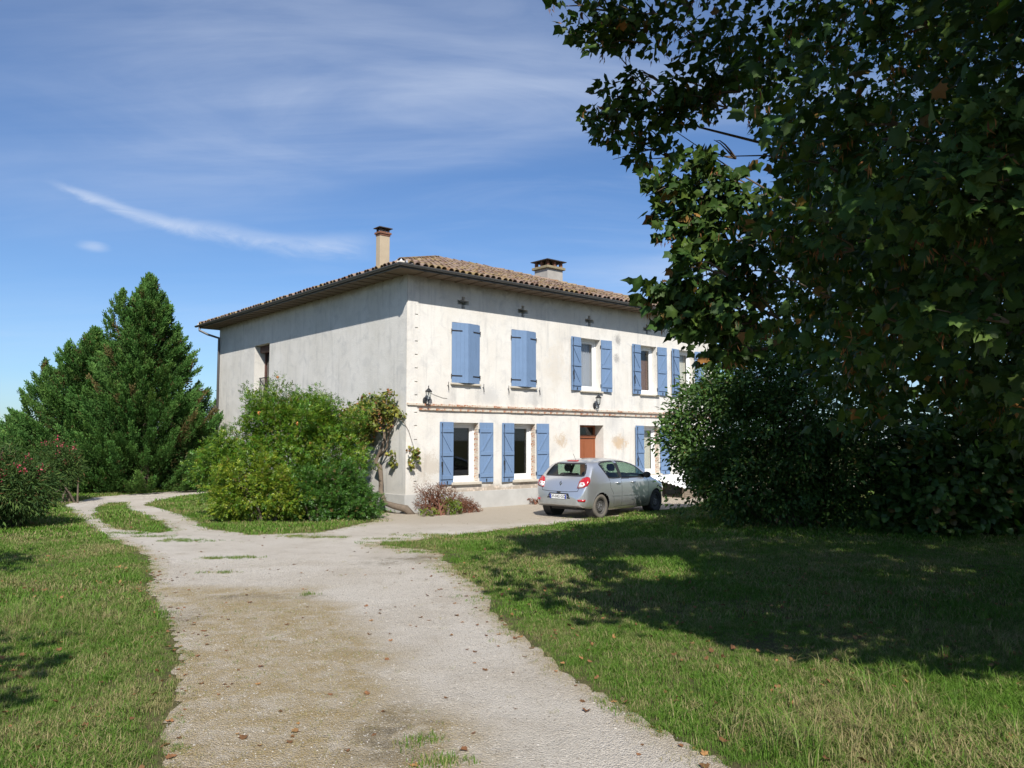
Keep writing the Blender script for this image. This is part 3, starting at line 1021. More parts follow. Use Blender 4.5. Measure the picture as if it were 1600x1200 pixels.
def lay(e0, e1, top_a, top_b, facing):
    """one roof slope: eave e0->e1, upper edge top_a->top_b"""
    global nrest
    ex = (e1 - e0).normalized()
    L = (e1 - e0).length
    mid = (top_a + top_b) / 2
    up = mid - e0
    up = up - ex * up.dot(ex)
    Q = up.length
    up = up / Q
    nr = ex.cross(up).normalized()
    if nr.z < 0:
        nr = -nr
    ta, tb = (top_a - e0).dot(ex), (top_b - e0).dot(ex)
    rows = int(Q / EXP)
    for r_ in range(rows + 1):
        q = r_ * EXP - .07
        qf = max(q + .2, 0) / Q
        lo, hi = ta * qf, L + (tb - L) * qf
        nn = int(L / SP)
        for c in range(nn + 1):
            s = c * SP + .08
            if not (lo + .02 < s < hi - .02) or q + .30 > Q:
                continue
            for kind in ('cover', 'pan'):
                ss = s + (SP / 2 if kind == 'pan' else 0)
                if kind == 'pan' and ss > hi:
                    continue
                j = [random.uniform(-.018, .018), random.uniform(-.035, .035), random.uniform(-.006, .012)]
                org = e0 + ex * (ss + j[0]) + up * (q + j[1]) + nr * (.028 + j[2] + (.03 if kind == 'cover' else 0))
                yaw = random.uniform(-.05, .05)
                tilt = -.055 + random.uniform(-.015, .015)
                ax = (ex * math.cos(yaw) + up * math.sin(yaw))
                ay = (up * math.cos(yaw) - ex * math.sin(yaw))
                ay2 = (ay * math.cos(tilt) + nr * math.sin(tilt)).normalized()
                az_ = ax.cross(ay2)
                mt = Matrix((ax, ay2, az_)).transposed().to_4x4()
                mt.translation = org
                if facing and kind == 'cover':
                    single.append((facing * 100 + r_, mt, random.randrange(len(TILES))))
                else:
                    tv, tf, tc = random.choice(TILES)[:3] if kind == 'cover' else random.choice(PANS)
                    m3 = np.array(mt.to_3x3()); o3 = np.array(mt.translation)
                    rest_v.append(tv @ m3.T + o3); rest_f.append(np.array(tf) + nrest); rest_c.append(np.repeat(tc[None], len(tv), 0)); nrest += len(tv)


lay(E4[0], E4[1], A0, A1, 1)
lay(E4[3], E4[0], A0, A0, 2)
lay(E4[1], E4[2], A1, A1, 0)
lay(E4[2], E4[3], A1, A0, 0)
single.sort(key=lambda q: (0 if q[0] == 200 else 1, q[0]))
for _, mt, k in single[:300]:
    o = link('tile', TILES[k][3], roof)
    o.matrix_local = mt
for _, mt, k in single[300:]:
    tv, tf, tc = TILES[k][:3]
    rest_v.append(tv @ np.array(mt.to_3x3()).T + np.array(mt.translation)); rest_f.append(np.array(tf) + nrest); rest_c.append(np.repeat(tc[None], len(tv), 0)); nrest += len(tv)
me = np_mesh('roof_tiling', np.concatenate(rest_v), [np.concatenate(rest_f)], M['tile'], False, np.concatenate(rest_c))
tag(link('roof_tiling', me, roof), kind='stuff')
# hip and ridge tiles bedded in mortar
for a, b in ((E4[0], A0), (A0, A1), (A1, E4[1]), (A1, E4[2]), (A0, E4[3])):
    hi_, lo_ = (b, a) if b.z >= a.z else (a, b)
    dv = hi_ - lo_
    n = int(dv.length / .38)
    m_ = MB(); m_.bar(lo_ + Vector((0, 0, .05)), hi_ + Vector((0, 0, .05)), .2, .1); m_.build('ridge_mortar', M['mortar'], roof)
    dn = dv.normalized()
    sx = dn.cross(Vector((0, 0, 1))).normalized()
    for k in range(n):
        o = link('ridge_tile', TILES[random.randrange(len(TILES))][3], roof)
        up_ = sx.cross(dn)
        mt = Matrix((sx, dn, up_)).transposed().to_4x4() @ Matrix.Rotation(-.05, 4, 'X') @ Matrix.Scale(1.25, 4)
        mt.translation = lo_ + dn * (k * .38 + .05) + Vector((0, 0, .085)) + sx * random.uniform(-.015, .015)
        o.matrix_local = mt

# chimneys
def to_local(X, Y):
    a = R(41.1)
    dx, dy = X + 2.864, Y - 21.118
    return dx * math.cos(a) + dy * math.sin(a), -dx * math.sin(a) + dy * math.cos(a)
cxl, cyl = to_local(-4.40, 26.2)
c = MB()
c.box(cxl - .19, cxl + .19, cyl - .13, cyl + .13, 7.0, 8.94)
ch = c.build('chimney', M['chim1'], house, bevel=.008)
ch['label'] = 'tall slim tan chimney with a flat dark cap'
c = MB(); c.box(cxl - .235, cxl + .235, cyl - .18, cyl + .18, 8.941, 9.01); c.box(cxl - .205, cxl + .205, cyl - .15, cyl + .15, 8.88, 8.9405); c.build('collar', M['capclay'], ch, bevel=.01)
for i in (-1, 1):
    for j in (-1, 0, 1):
        c = MB(); px_ = cxl + j * .15; py_ = cyl + i * .10
        c.box(px_ - .03, px_ + .03, py_ - .03, py_ + .03, 9.011, 9.14); c.build('cap_pier', M['capdark'], ch)
c = MB(); c.lathe([(.075, 9.01), (.085, 9.06), (.07, 9.13)], 12, Matrix.Translation((cxl, cyl, 0))); c.build('flue_pot', M['chim2'], ch)
c = MB()
c.add([(cxl - .27, cyl - .21, 9.141), (cxl + .27, cyl - .21, 9.141), (cxl + .27, cyl + .21, 9.141), (cxl - .27, cyl + .21, 9.141),
       (cxl - .25, cyl - .19, 9.17), (cxl + .25, cyl - .19, 9.17), (cxl + .25, cyl + .19, 9.17), (cxl - .25, cyl + .19, 9.17), (cxl, cyl, 9.215)],
      [(3, 2, 1, 0), (0, 1, 5, 4), (1, 2, 6, 5), (2, 3, 7, 6), (3, 0, 4, 7), (4, 5, 8), (5, 6, 8), (6, 7, 8), (7, 4, 8)])
c.build('cap_slab', M['capdark'], ch)

cxl, cyl = to_local(1.55, 32.6)
hw, hd = .44, .40
c = MB(); c.box(cxl - hw, cxl + hw, cyl - hd, cyl + hd, 7.3, 9.10)
ch = c.build('chimney', M['chim2'], house, bevel=.01)
ch['label'] = 'wide grey chimney with brick piers under a flat cap'
c = MB(); c.box(cxl - hw - .09, cxl + hw + .09, cyl - hd - .09, cyl + hd + .09, 9.101, 9.215); c.build('collar', M['capstone'], ch, bevel=.02)
for i in (-1, 0, 1):
    for j in (-1, 1):
        for (px_, py_) in ((cxl + i * .38, cyl + j * .34), (cxl + j * .38, cyl + i * .34)):
            if i == 0 or (px_, py_) == (cxl + i * .38, cyl + j * .34):
                c = MB(); c.box(px_ - .06, px_ + .06, py_ - .055, py_ + .055, 9.216, 9.43 + random.uniform(0, .004)); c.build('cap_pier', M['capclay'], ch, bevel=.008)
c = MB(); c.box(cxl - .22, cxl + .22, cyl - .2, cyl + .2, 9.216, 9.27); c.build('flue', M['capdark'], ch)
c = MB()
Wc, Dc = hw + .12, hd + .12
c.add([(cxl - Wc, cyl - Dc, 9.436), (cxl + Wc, cyl - Dc, 9.436), (cxl + Wc, cyl + Dc, 9.436), (cxl - Wc, cyl + Dc, 9.436),
       (cxl - Wc, cyl - Dc, 9.47), (cxl + Wc, cyl - Dc, 9.47), (cxl + Wc, cyl + Dc, 9.47), (cxl - Wc, cyl + Dc, 9.47), (cxl - .2, cyl, 9.57), (cxl + .2, cyl, 9.57)],
      [(3, 2, 1, 0), (0, 1, 5, 4), (1, 2, 6, 5), (2, 3, 7, 6), (3, 0, 4, 7), (4, 5, 9, 8), (5, 6, 9), (6, 7, 8, 9), (7, 4, 8)])
c.build('cap_slab', M['capdark'], ch)


# ------------------------------------------------------------------ wall lanterns
HM = Matrix.Translation((-2.864, 21.118, 0)) @ Matrix.Rotation(R(41.1), 4, 'Z')


def lantern(loc, rz, label):
    p = HM @ Vector(loc)
    t = thing('wall_lantern', label, 'lantern', p, R(41.1) + rz, 'black carriage lanterns on the house walls')
    b = MB(); b.lathe([(.001, -.0), (.065, -.0), (.065, .02), (.03, .035), (.001, .035)], 14, Matrix.Rotation(R(90), 4, 'X') @ Matrix.Scale(1.7, 4, (0, 1, 0)))
    b.build('backplate', M['iron'], t)
    b = MB(); b.tube([(0, -.03, -.02), (0, -.10, -.10), (0, -.17, -.10), (0, -.19, -.03), (0, -.19, .02)], .014, 7); b.build('arm', M['iron'], t, smooth=True)
    ctr = Matrix.Translation((0, -.19, 0))
    b = MB(); b.lathe([(.001, .015), (.05, .02), (.055, .04), (.001, .04)], 6, ctr); b.build('base', M['iron'], t)
    for k in range(6):
        a = k * math.pi / 3
        b = MB(); b.tube([(.05 * math.cos(a), -.19 + .05 * math.sin(a), .04), (.085 * math.cos(a), -.19 + .085 * math.sin(a), .25)], .006, 5); b.build('cage_bar', M['iron'], t)
    b = MB(); b.lathe([(.046, .041), (.08, .249)], 6, ctr); b.build('glass', M['glass'], t)
    b = MB(); b.lathe([(.001, .04), (.012, .05), (.012, .16), (.001, .18)], 8, ctr); b.build('bulb', M['pvc'], t)
    b = MB(); b.lathe([(.105, .245), (.11, .255), (.07, .30), (.035, .335), (.015, .345), (.012, .37), (.02, .385), (.001, .43)], 6, ctr); b.build('cap', M['iron'], t)
    return t


lantern((.60, 0, 3.03), 0, 'black lantern on the front wall near the corner, above the string course')
lantern((7.44, 0, 3.10), 0, 'black lantern above the brown front door')
lantern((0, HY - .12, 2.95), -math.pi / 2, 'small black lantern at the far end of the grey end wall')
w_ = MB()
w_.tube([(.62, -.012, 3.33), (.9, -.012, 3.22), (1.2, -.012, 3.14), (1.36, -.012, 3.13)], .004, 5)
w_.build('lamp_cable', M['iron'], house)

# ------------------------------------------------------------------ corrugated cover beyond the car
lean = thing('lean_to_cover', 'low white corrugated cover over wooden slats at the house wall beyond the car', 'cover', HM @ Vector((11.4, 0, 0)), R(41.1))
M['corr'] = simple('white_corrugated_sheet', (0.74, 0.73, 0.71), 0.5, 0.06, 3)
M['oldwood'] = simple('weathered_slat', (0.26, 0.21, 0.155), 0.9, 0.3, 8, 0.3)
s = MB()
n = 132
vs = []
for i in range(n + 1):
    f_ = i / n
    yy = -.05 - 1.75 * f_
    zz_ = .70 - .34 * f_ + .022 * math.sin(f_ * 11 * 2 * math.pi)
    for dz in (0, -.006):
        vs += [(-1.5, yy, zz_ + dz), (2.5, yy, zz_ + dz)]
fs = []
for i in range(n):
    a = i * 4
    fs += [(a, a + 1, a + 5, a + 4), (a + 2, a + 6, a + 7, a + 3)]
s.add(vs, fs)
s.build('sheet', M['corr'], lean)
for k in range(5):
    s = MB(); s.box(-1.4, 2.4, -1.72 - .004 * k, -1.69, .02 + k * .058, .062 + k * .058); s.build('slat', M['oldwood'], lean)
for xx in (-1.38, -.4, .6, 1.5, 2.36):
    s = MB(); s.box(xx - .03, xx + .03, -1.685, -1.62, 0, .34); s.box(xx - .03, xx + .03, -.11, -.04, 0, .64); s.build('post', M['oldwood'], lean)
s = MB()
s.tube([(0.02, 0, .30), (-.03, -.03, .22), (-.05, -.05, .12), (0, -.06, .03), (.12, -.1, .018), (.5, -.25, .018), (.9, -.2, .018), (1.3, .02, .02), (1.4, .05, .2), (1.45, .05, .3)], .016, 7)
hose = s.build('garden_hose', simple('white_hose', (0.6, 0.58, 0.5), .5), None, smooth=True)
hose.location = HM @ Vector((11.0, -1.80, 0)); hose.rotation_euler = (0, 0, R(41.1))
tag(hose, 'pale garden hose looped against the slats under the white cover', 'hose')
# ------------------------------------------------------------------ parked hatchback (local x forward from the rear bumper, y to its left)
car = thing('hatchback_car', 'small silver five-door hatchback parked on the gravel before the front door', 'car', (1.165, 19.757, .003), R(48))


def car_paint():
    m, t, out = material('silver_paint')
    p = N(t, 'ShaderNodeTexCoord').outputs['Object']
    sp = N(t, 'ShaderNodeSeparateXYZ', {0: p})
    n = noise(t, p, 5, 5, .6)
    dirt = math_(t, 'MULTIPLY', sstep(t, math_(t, 'ADD', sp.outputs[2], math_(t, 'MULTIPLY', n, .25)), .62, .36), .55)
    c = mixc(t, dirt, (0.70, 0.705, 0.715), (0.36, 0.31, 0.24))
    fl = noise(t, p, 900, 1)
    b = bsdf(t, out, c, .30, fl, .03, .001, metallic=.78, coat=.8, coatr=.05)
    return m


M['paint'] = car_paint()
M['rubber'] = simple('tyre_rubber', (0.035, 0.033, 0.031), .85, .3, 12)
M['tyre_lit'] = simple('lit_tyre_rubber', (0.13, 0.115, 0.095), .95, .3, 9)  # sunlight on the rear right tyre, painted in as paler rubber
M['rim'] = simple('steel_rim', (0.10, 0.095, 0.09), .6, .25, 14, metallic=.3)
M['blackplastic'] = simple('black_plastic', (0.02, 0.02, 0.021), .6, .2, 9)
M['carglass'] = glass_mat('tinted_car_glass', (0.50, 0.63, 0.54), .01, .02)
M['redlens'] = simple('red_lens', (0.40, 0.012, 0.018), .15, .15, 30, coat=1.0)
M['whitelens'] = simple('clear_lens', (0.62, 0.60, 0.60), .18, .12, 40, coat=1.0)
M['chrome'] = simple('chrome', (0.75, 0.75, 0.77), .15, .03, 5, metallic=1.0)
M['plate'] = simple('plate_white', (0.78, 0.78, 0.77), .4, .03, 5)
M['plateblue'] = simple('plate_blue', (0.02, 0.06, 0.42), .4, .03, 5)
M['seat'] = simple('seat_cloth', (0.035, 0.035, 0.04), .9, .2, 15)
M['paper'] = simple('paper', (0.75, 0.78, 0.76), .8, .03, 5)

kx = np.array([0, .015, .04, .075, .12, .17, .22, .36, .50, .58, .75, 1.1, 1.6, 2.0, 2.35, 2.6, 3.08, 3.2, 3.5, 3.75, 3.9, 3.98, 4.03])
kz = np.array([.56, .64, .70, .80, .93, 1.0, 1.045, 1.215, 1.37, 1.415, 1.45, 1.48, 1.488, 1.465, 1.40, 1.31, 1.03, .985, .90, .80, .70, .60, .45])
kw_x = np.array([0, .02, .06, .12, .22, .5, 1.2, 2.5, 3.2, 3.6, 3.85, 3.98, 4.03])
kw = np.array([.56, .66, .735, .78, .815, .84, .852, .853, .84, .79, .67, .5, .36])
kb_x = np.array([0, .1, .4, .8, 3.2, 3.7, 4.03])
kb = np.array([.34, .29, .24, .19, .18, .20, .27])


def smooth1(f, x, w):
    return np.mean([f(x + d) for d in np.linspace(-w, w, 9)], 0)


def ztop(x):
    return smooth1(lambda q: np.interp(q, kx, kz), x, np.minimum(.06, np.minimum(x, 4.03 - x) * .8))


def wid_(x):
    return smooth1(lambda q: np.interp(q, kw_x, kw), x, np.minimum(.08, np.minimum(x, 4.03 - x) * .8))


def yside(x, z):
    W = wid_(x)
    lowt = np.clip((.45 - z) / .27, 0, 1)
    mid = np.exp(-((z - .70) / .22) ** 2) * .008
    up = np.clip(z - .90, 0, None)
    return W * (1 - .07 * lowt ** 1.5) + mid - .30 * up - .28 * up ** 2


NXs = np.unique(np.concatenate([np.linspace(0, .25, 26), np.linspace(.25, 3.7, 150), np.linspace(3.7, 4.03, 22)]))
NS = 56
rows = []
for x in NXs:
    zt = float(ztop(x)); zb = float(np.interp(x, kb_x, kb))
    r_ = min(.10, .35 * (zt - zb))
    zs_ = np.linspace(zb, zt - r_, 34)
    ys_ = [float(yside(x, z_)) for z_ in zs_]
    pts_ = [(0, zb), (ys_[0] * .5, zb)] + list(zip(ys_, zs_))
    for q in np.linspace(.97, 0, 26):
        pts_.append((ys_[-1] * q, zt - r_ * q ** 3.2))
    pa = np.array(pts_)
    dl = np.concatenate([[0], np.cumsum(np.hypot(*np.diff(pa, axis=0).T))])
    tt = np.linspace(0, dl[-1], NS)
    rows.append(np.column_stack([np.full(NS, x), np.interp(tt, dl, pa[:, 0]), np.interp(tt, dl, pa[:, 1])]))
half = np.array(rows)
left_ = half
right_ = half[:, ::-1].copy(); right_[:, :, 1] *= -1
ring = np.concatenate([left_[:, :], right_[:, 1:-1]], 1)        # closed ring per station
nst, nrg = ring.shape[:2]
V = ring.reshape(-1, 3)
ii = np.arange(nst * nrg).reshape(nst, nrg)
a_ = ii[:-1]; b_ = ii[1:]
F = np.stack([a_, np.roll(a_, -1, 1), np.roll(b_, -1, 1), b_], -1).reshape(-1, 4)
caps = [ii[0][::-1], ii[-1]]
full_polys = [tuple(f) for f in F.tolist()] + [tuple(c.tolist()) for c in caps]
BV = BVHTree.FromPolygons([tuple(v) for v in V], full_polys)

WIN_R = [(.80, 1.335), (.95, 1.385), (1.2, 1.40), (1.47, 1.40), (1.50, .985), (1.2, .985), (1.02, 1.0)]
WIN_F = [(1.60, 1.40), (1.95, 1.385), (2.2, 1.33), (2.45, 1.22), (2.72, 1.03), (2.74, .98), (1.58, .975)]
WIN_B = [(-.60, 1.06), (.60, 1.06), (.60, 1.12), (.55, 1.25), (.47, 1.355), (-.47, 1.355), (-.55, 1.25), (-.60, 1.12)]
WIN_W = [(2.48, -.52), (2.48, .52), (2.98, .64), (3.04, .5), (3.06, 0), (3.04, -.5), (2.98, -.64)]
AX_R, AX_F, AZ, AR = .68, 3.255, .305, .345

cen = V[F].mean(1)
s_in = (sdf(WIN_R, cen[:, [0, 2]]) > -.005) | (sdf(WIN_F, cen[:, [0, 2]]) > -.005)
side = (np.abs(cen[:, 1]) > .40)
b_in = (sdf(WIN_B, cen[:, [1, 2]]) > -.005) & (cen[:, 0] < .7) & (cen[:, 2] > 1.0)
w_in = (sdf(WIN_W, cen[:, [0, 1]]) > -.005) & (cen[:, 2] > .95)
arch = (np.hypot(cen[:, 0] - AX_R, cen[:, 2] - AZ) < AR) | (np.hypot(cen[:, 0] - AX_F, cen[:, 2] - AZ) < AR)
arch &= (np.abs(cen[:, 1]) > .52)
cut = (s_in & side) | b_in | w_in | arch
me = np_mesh('body', V, [F[~cut]], M['paint'], True)
bm = bmesh.new(); bm.from_mesh(me)
bm.verts.ensure_lookup_table()
for c in caps:
    bm.faces.new([bm.verts[i] for i in c])
bmesh.ops.delete(bm, geom=[v for v in bm.verts if not v.link_faces], context='VERTS')
bm.to_mesh(me); bm.free()
body = link('body', me, car)


def densify(poly, step=.05):
    o = []
    for a, b in zip(poly, poly[1:] + poly[:1]):
        a, b = np.array(a), np.array(b)
        n = max(1, int(np.linalg.norm(b - a) / step))
        o += [tuple(a + (b - a) * k / n) for k in range(n)]
    return o


def shoot(mode, p, sgn):
    if mode == 'side':
        o, d = Vector((p[0], sgn * 2, p[1])), Vector((0, -sgn, 0))
    elif mode == 'rear':
        o, d = Vector((-1, p[0], p[1])), Vector((1, 0, 0))
    elif mode == 'top':
        o, d = Vector((p[0], p[1], 3)), Vector((0, 0, -1))
    else:                                          # 'corner': seen at 45 degrees from behind; p = (s, z)
        k = 1 / math.sqrt(2)
        base = Vector((k, sgn * k, 0)) * p[0]
        o, d = base + Vector((-k, sgn * k, 0)) * 2 + Vector((0, 0, p[1])), Vector((k, -sgn * k, 0))
    h = BV.ray_cast(o, d)
    if h[0] is None:
        h = BV.find_nearest(o + d * 2)
    n = h[1]
    if n.dot(d) > 0:
        n = -n
    return h[0], n


def patch(name, poly, mode, sgn, off, mat, parent, step=.05, thick=0.004):
    out = densify(poly, step)
    bm = bmesh.new()
    vs = [bm.verts.new((p[0], p[1], 0)) for p in out]
    bm.faces.new(vs)
    bmesh.ops.triangulate(bm, faces=bm.faces[:])
    for _ in range(2):
        lg = [e for e in bm.edges if e.calc_length() > step * 1.6]
        if lg:
            bmesh.ops.subdivide_edges(bm, edges=lg, cuts=1)
            bmesh.ops.triangulate(bm, faces=bm.faces[:])
    for v in bm.verts:
        h, n = shoot(mode, (v.co.x, v.co.y), sgn)
        v.co = h + n * off
    me = bpy.data.meshes.new(name)
    bm.to_mesh(me); bm.free()
    me.materials.append(mat)
    me.polygons.foreach_set('use_smooth', [True] * len(me.polygons))
    o = link(name, me, parent)
    if thick:
        s = o.modifiers.new('thick', 'SOLIDIFY'); s.thickness = thick; s.offset = 0
    return o


def strip(name, line, mode, sgn, width, off, mat, parent, closed=False, step=.04):
    """a band of given width following a line over the body"""
    pts_ = densify(line, step) if closed else [p for p in densify(line, step)][:]
    if not closed:
        pts_ = []
        for a, b in zip(line[:-1], line[1:]):
            a, b = np.array(a), np.array(b)
            n = max(1, int(np.linalg.norm(b - a) / step))
            pts_ += [tuple(a + (b - a) * k / n) for k in range(n)]
        pts_.append(tuple(line[-1]))
    n = len(pts_)
    m_ = MB()
    vs = []
    for i in range(n):
        p0 = np.array(pts_[(i - 1) % n] if closed or i else pts_[0]); p1 = np.array(pts_[(i + 1) % n] if closed or i < n - 1 else pts_[-1])
        t_ = p1 - p0
        t_ = t_ / max(np.linalg.norm(t_), 1e-6)
        nn = np.array([-t_[1], t_[0]])
        for k in (-.5, .5):
            h, q = shoot(mode, np.array(pts_[i]) + nn * k * width, sgn)
            vs.append(h + q * off)
    fs = [(2 * i, 2 * ((i + 1) % n), 2 * ((i + 1) % n) + 1, 2 * i + 1) for i in range(n if closed else n - 1)]
    m_.add(vs, fs)
    return m_.build(name, mat, parent, smooth=True)


for sg in (-1, 1):
    for nm, poly in (('side_window', WIN_R), ('side_window', WIN_F)):
        o = patch(nm, poly, 'side', sg, -.004, M['carglass'], car, thick=0)
        strip('seal', poly, 'side', sg, .035, .002, M['blackplastic'], o, True)
    patch('door_pillar', [(1.49, 1.40), (1.60, 1.40), (1.59, .98), (1.51, .98)], 'side', sg, .003, M['blackplastic'], body, thick=0)
    # shut lines, handles, rub strips, arches
    strip('shut_line', [(1.03, .98), (1.06, .75), (1.18, .60), (1.22, .32)], 'side', sg, .009, .0015, M['blackplastic'], body)
    strip('shut_line', [(1.55, .97), (1.56, .60), (1.56, .27)], 'side', sg, .009, .0015, M['blackplastic'], body)
    strip('shut_line', [(2.75, .97), (2.84, .80), (2.82, .45), (2.76, .27), (1.25, .26)], 'side', sg, .009, .0015, M['blackplastic'], body)
    strip('rub_strip', [(1.10, .555), (1.50, .545)], 'side', sg, .035, .012, M['paint'], body)
    strip('rub_strip', [(1.62, .545), (2.60, .525)], 'side', sg, .035, .012, M['paint'], body)
    for hx in (1.30, 2.0):
        b0, n0 = shoot('side', (hx, .86), sg)
        q = MB(); q.tube([b0 + n0 * .006, b0 + n0 * .03 + Vector((.02, 0, 0)), b0 + n0 * .03 + Vector((.15, 0, -.004)), b0 + n0 * .006 + Vector((.17, 0, -.004))], .016, 8, True, .8)
        q.build('door_handle', M['paint'], body, smooth=True)
    for ax in (AX_R, AX_F):
        arc = [(ax + (AR + .012) * math.cos(a), AZ + (AR + .012) * math.sin(a)) for a in np.linspace(-.1, math.pi + .1, 22)]
        strip('arch_lip', arc, 'side', sg, .03, .006, M['paint'], body)
        q = MB()
        q.lathe([(AR - .005, .56), (AR - .005, .80)], 28, Matrix.Translation((ax, 0, AZ)) @ Matrix.Rotation(R(-90 * sg), 4, 'X'))
        q.lathe([(.02, .56), (AR - .005, .56)], 28, Matrix.Translation((ax, 0, AZ)) @ Matrix.Rotation(R(-90 * sg), 4, 'X'))
        q.build('wheel_well', M['blackplastic'], car)
    # mirror
    b0, n0 = shoot('side', (2.66, 1.0), sg)
    q = MB(); c0 = b0 + Vector((-.01, sg * .10, .03))
    q.lathe([(.001, -.06), (.055, -.05), (.085, -.01), (.08, .035), (.001, .05)], 14, Matrix.Translation(c0) @ Matrix.Rotation(R(90), 4, 'Y') @ Matrix.Scale(1.35, 4, (0, 1, 0)))
    q.tube([b0 - n0 * .02, c0 + Vector((0, 0, -.03))], .025, 8)
    q.build('wing_mirror', M['blackplastic'], car, smooth=True)
    # lamps
    tl = [(.43, .755), (.56, .775), (.66, .82), (.735, .92), (.745, 1.02), (.68, 1.035), (.57, .995), (.50, .93)]
    o = patch('tail_light', tl, 'corner', sg, .012, M['redlens'], car, .04, .01)
    patch('reversing_lens', [(.455, .772), (.56, .79), (.62, .84), (.60, .90), (.53, .90), (.49, .86)], 'corner', sg, .019, M['whitelens'], o, .04, .006)
    patch('reversing_lens', [(.545, .845), (.575, .845), (.575, .875), (.545, .875)], 'corner', sg, .024, M['redlens'], o, .03, .004)
    patch('fog_reflector', [(.44, .435), (.60, .435), (.62, .49), (.42, .49)], 'corner', sg, .008, M['redlens'], car, .04, .008)
    patch('headlight', [(3.35, .72), (3.62, .70), (3.85, .62), (3.88, .56), (3.6, .60)], 'side', sg, .006, M['whitelens'], car, .04, .006)

# rear screen, hatch, plate
o = patch('rear_window', WIN_B, 'rear', 1, -.004, M['carglass'], car, thick=0)
strip('seal', WIN_B, 'rear', 1, .04, .002, M['blackplastic'], o, True)
q = MB(); b0, n0 = shoot('rear', (.02, 1.075), 1)
q.tube([b0 + n0 * .02, b0 + n0 * .035 + Vector((.06, -.18, .03)), b0 + n0 * .03 + Vector((.02, -.38, .015))], .011, 6)
q.lathe([(.03, 0), (.03, .04), (.001, .045)], 10, Matrix.Translation(b0 - n0 * .01) @ n0.to_track_quat('Z', 'Y').to_matrix().to_4x4())
q.build('rear_wiper', M['blackplastic'], car)
patch('brake_light', [(-.17, 1.405), (.17, 1.405), (.16, 1.432), (-.16, 1.432)], 'rear', 1, .012, M['redlens'], car, .04, .012)
strip('shut_line', [(-.62, .985), (-.60, .80), (-.56, .685), (-.3, .668), (.3, .668), (.56, .685), (.60, .80), (.62, .985)], 'rear', 1, .012, .0015, M['blackplastic'], body)
patch('plate_recess', [(-.37, .50), (.37, .50), (.30, .63), (-.30, .63)], 'rear', 1, .002, M['blackplastic'], body, .06, 0)
b0, n0 = shoot('rear', (0, .55), 1)
pm = Matrix.Translation((b0.x - .014, 0, .548)) @ Matrix.Rotation(R(-6), 4, 'Y')
q = MB(); q.box(-.006, .004, -.26, .26, -.055, .055, pm); pl = q.build('number_plate', M['plate'], car)
for sy in (-1, 1):
    q = MB(); y0_, y1_ = (.218, .258) if sy > 0 else (-.258, -.218)
    q.box(-.0085, -.0062, y0_, y1_, -.053, .053, pm); q.build('plate_band', M['plateblue'], pl)
fc = bpy.data.curves.new('plate_text', 'FONT'); fc.body = 'DF-042-GQ'; fc.size = .098; fc.align_x = 'CENTER'; fc.align_y = 'CENTER'; fc.extrude = .001
fo = bpy.data.objects.new('tmp_text', fc); COL.objects.link(fo)
bpy.context.view_layer.update()
tm = bpy.data.meshes.new_from_object(fo.evaluated_get(bpy.context.evaluated_depsgraph_get()))
bpy.data.objects.remove(fo)
tm.materials.clear(); tm.materials.append(M['blackplastic'])
to = link('plate_lettering', tm, pl)
to.matrix_local = pm @ Matrix.Translation((-.0085, 0, 0)) @ Matrix(((0, 0, -1, 0), (-1, 0, 0, 0), (0, 1, 0, 0), (0, 0, 0, 1)))
# diamond badge and small letter mark
b0, n0 = shoot('rear', (0, .87), 1)
q = MB(); mt = Matrix.Translation(b0 + n0 * .006) @ n0.to_track_quat('Z', 'Y').to_matrix().to_4x4()
for s0, s1, zz_ in ((1.0, .55, .008),):
    o8 = [Vector((0, .065, 0)), Vector((.045, 0, 0)), Vector((0, -.065, 0)), Vector((-.045, 0, 0))]
    vs = [mt @ v for v in o8] + [mt @ (v * .5) for v in o8] + [mt @ (v * .75 + Vector((0, 0, .014))) for v in o8]
    q.add(vs, [(i, (i + 1) % 4, 8 + (i + 1) % 4, 8 + i) for i in range(4)] + [(8 + i, 8 + (i + 1) % 4, 4 + (i + 1) % 4, 4 + i) for i in range(4)])
q.build('diamond_badge', M['chrome'], body)
q = MB(); b0, n0 = shoot('rear', (0, .655), 1); q.box(-.03, .01, -.05, .05, -.012, .012, Matrix.Translation(b0)); q.build('hatch_release', M['blackplastic'], body)
o = patch('windscreen', WIN_W, 'top', 1, -.004, M['carglass'], car, .08, thick=0)
q = MB(); b0, n0 = shoot('top', (.72, 0), 1); q.tube([b0, b0 + Vector((-.10, 0, .16))], .005, 5); q.build('aerial', M['blackplastic'], car)


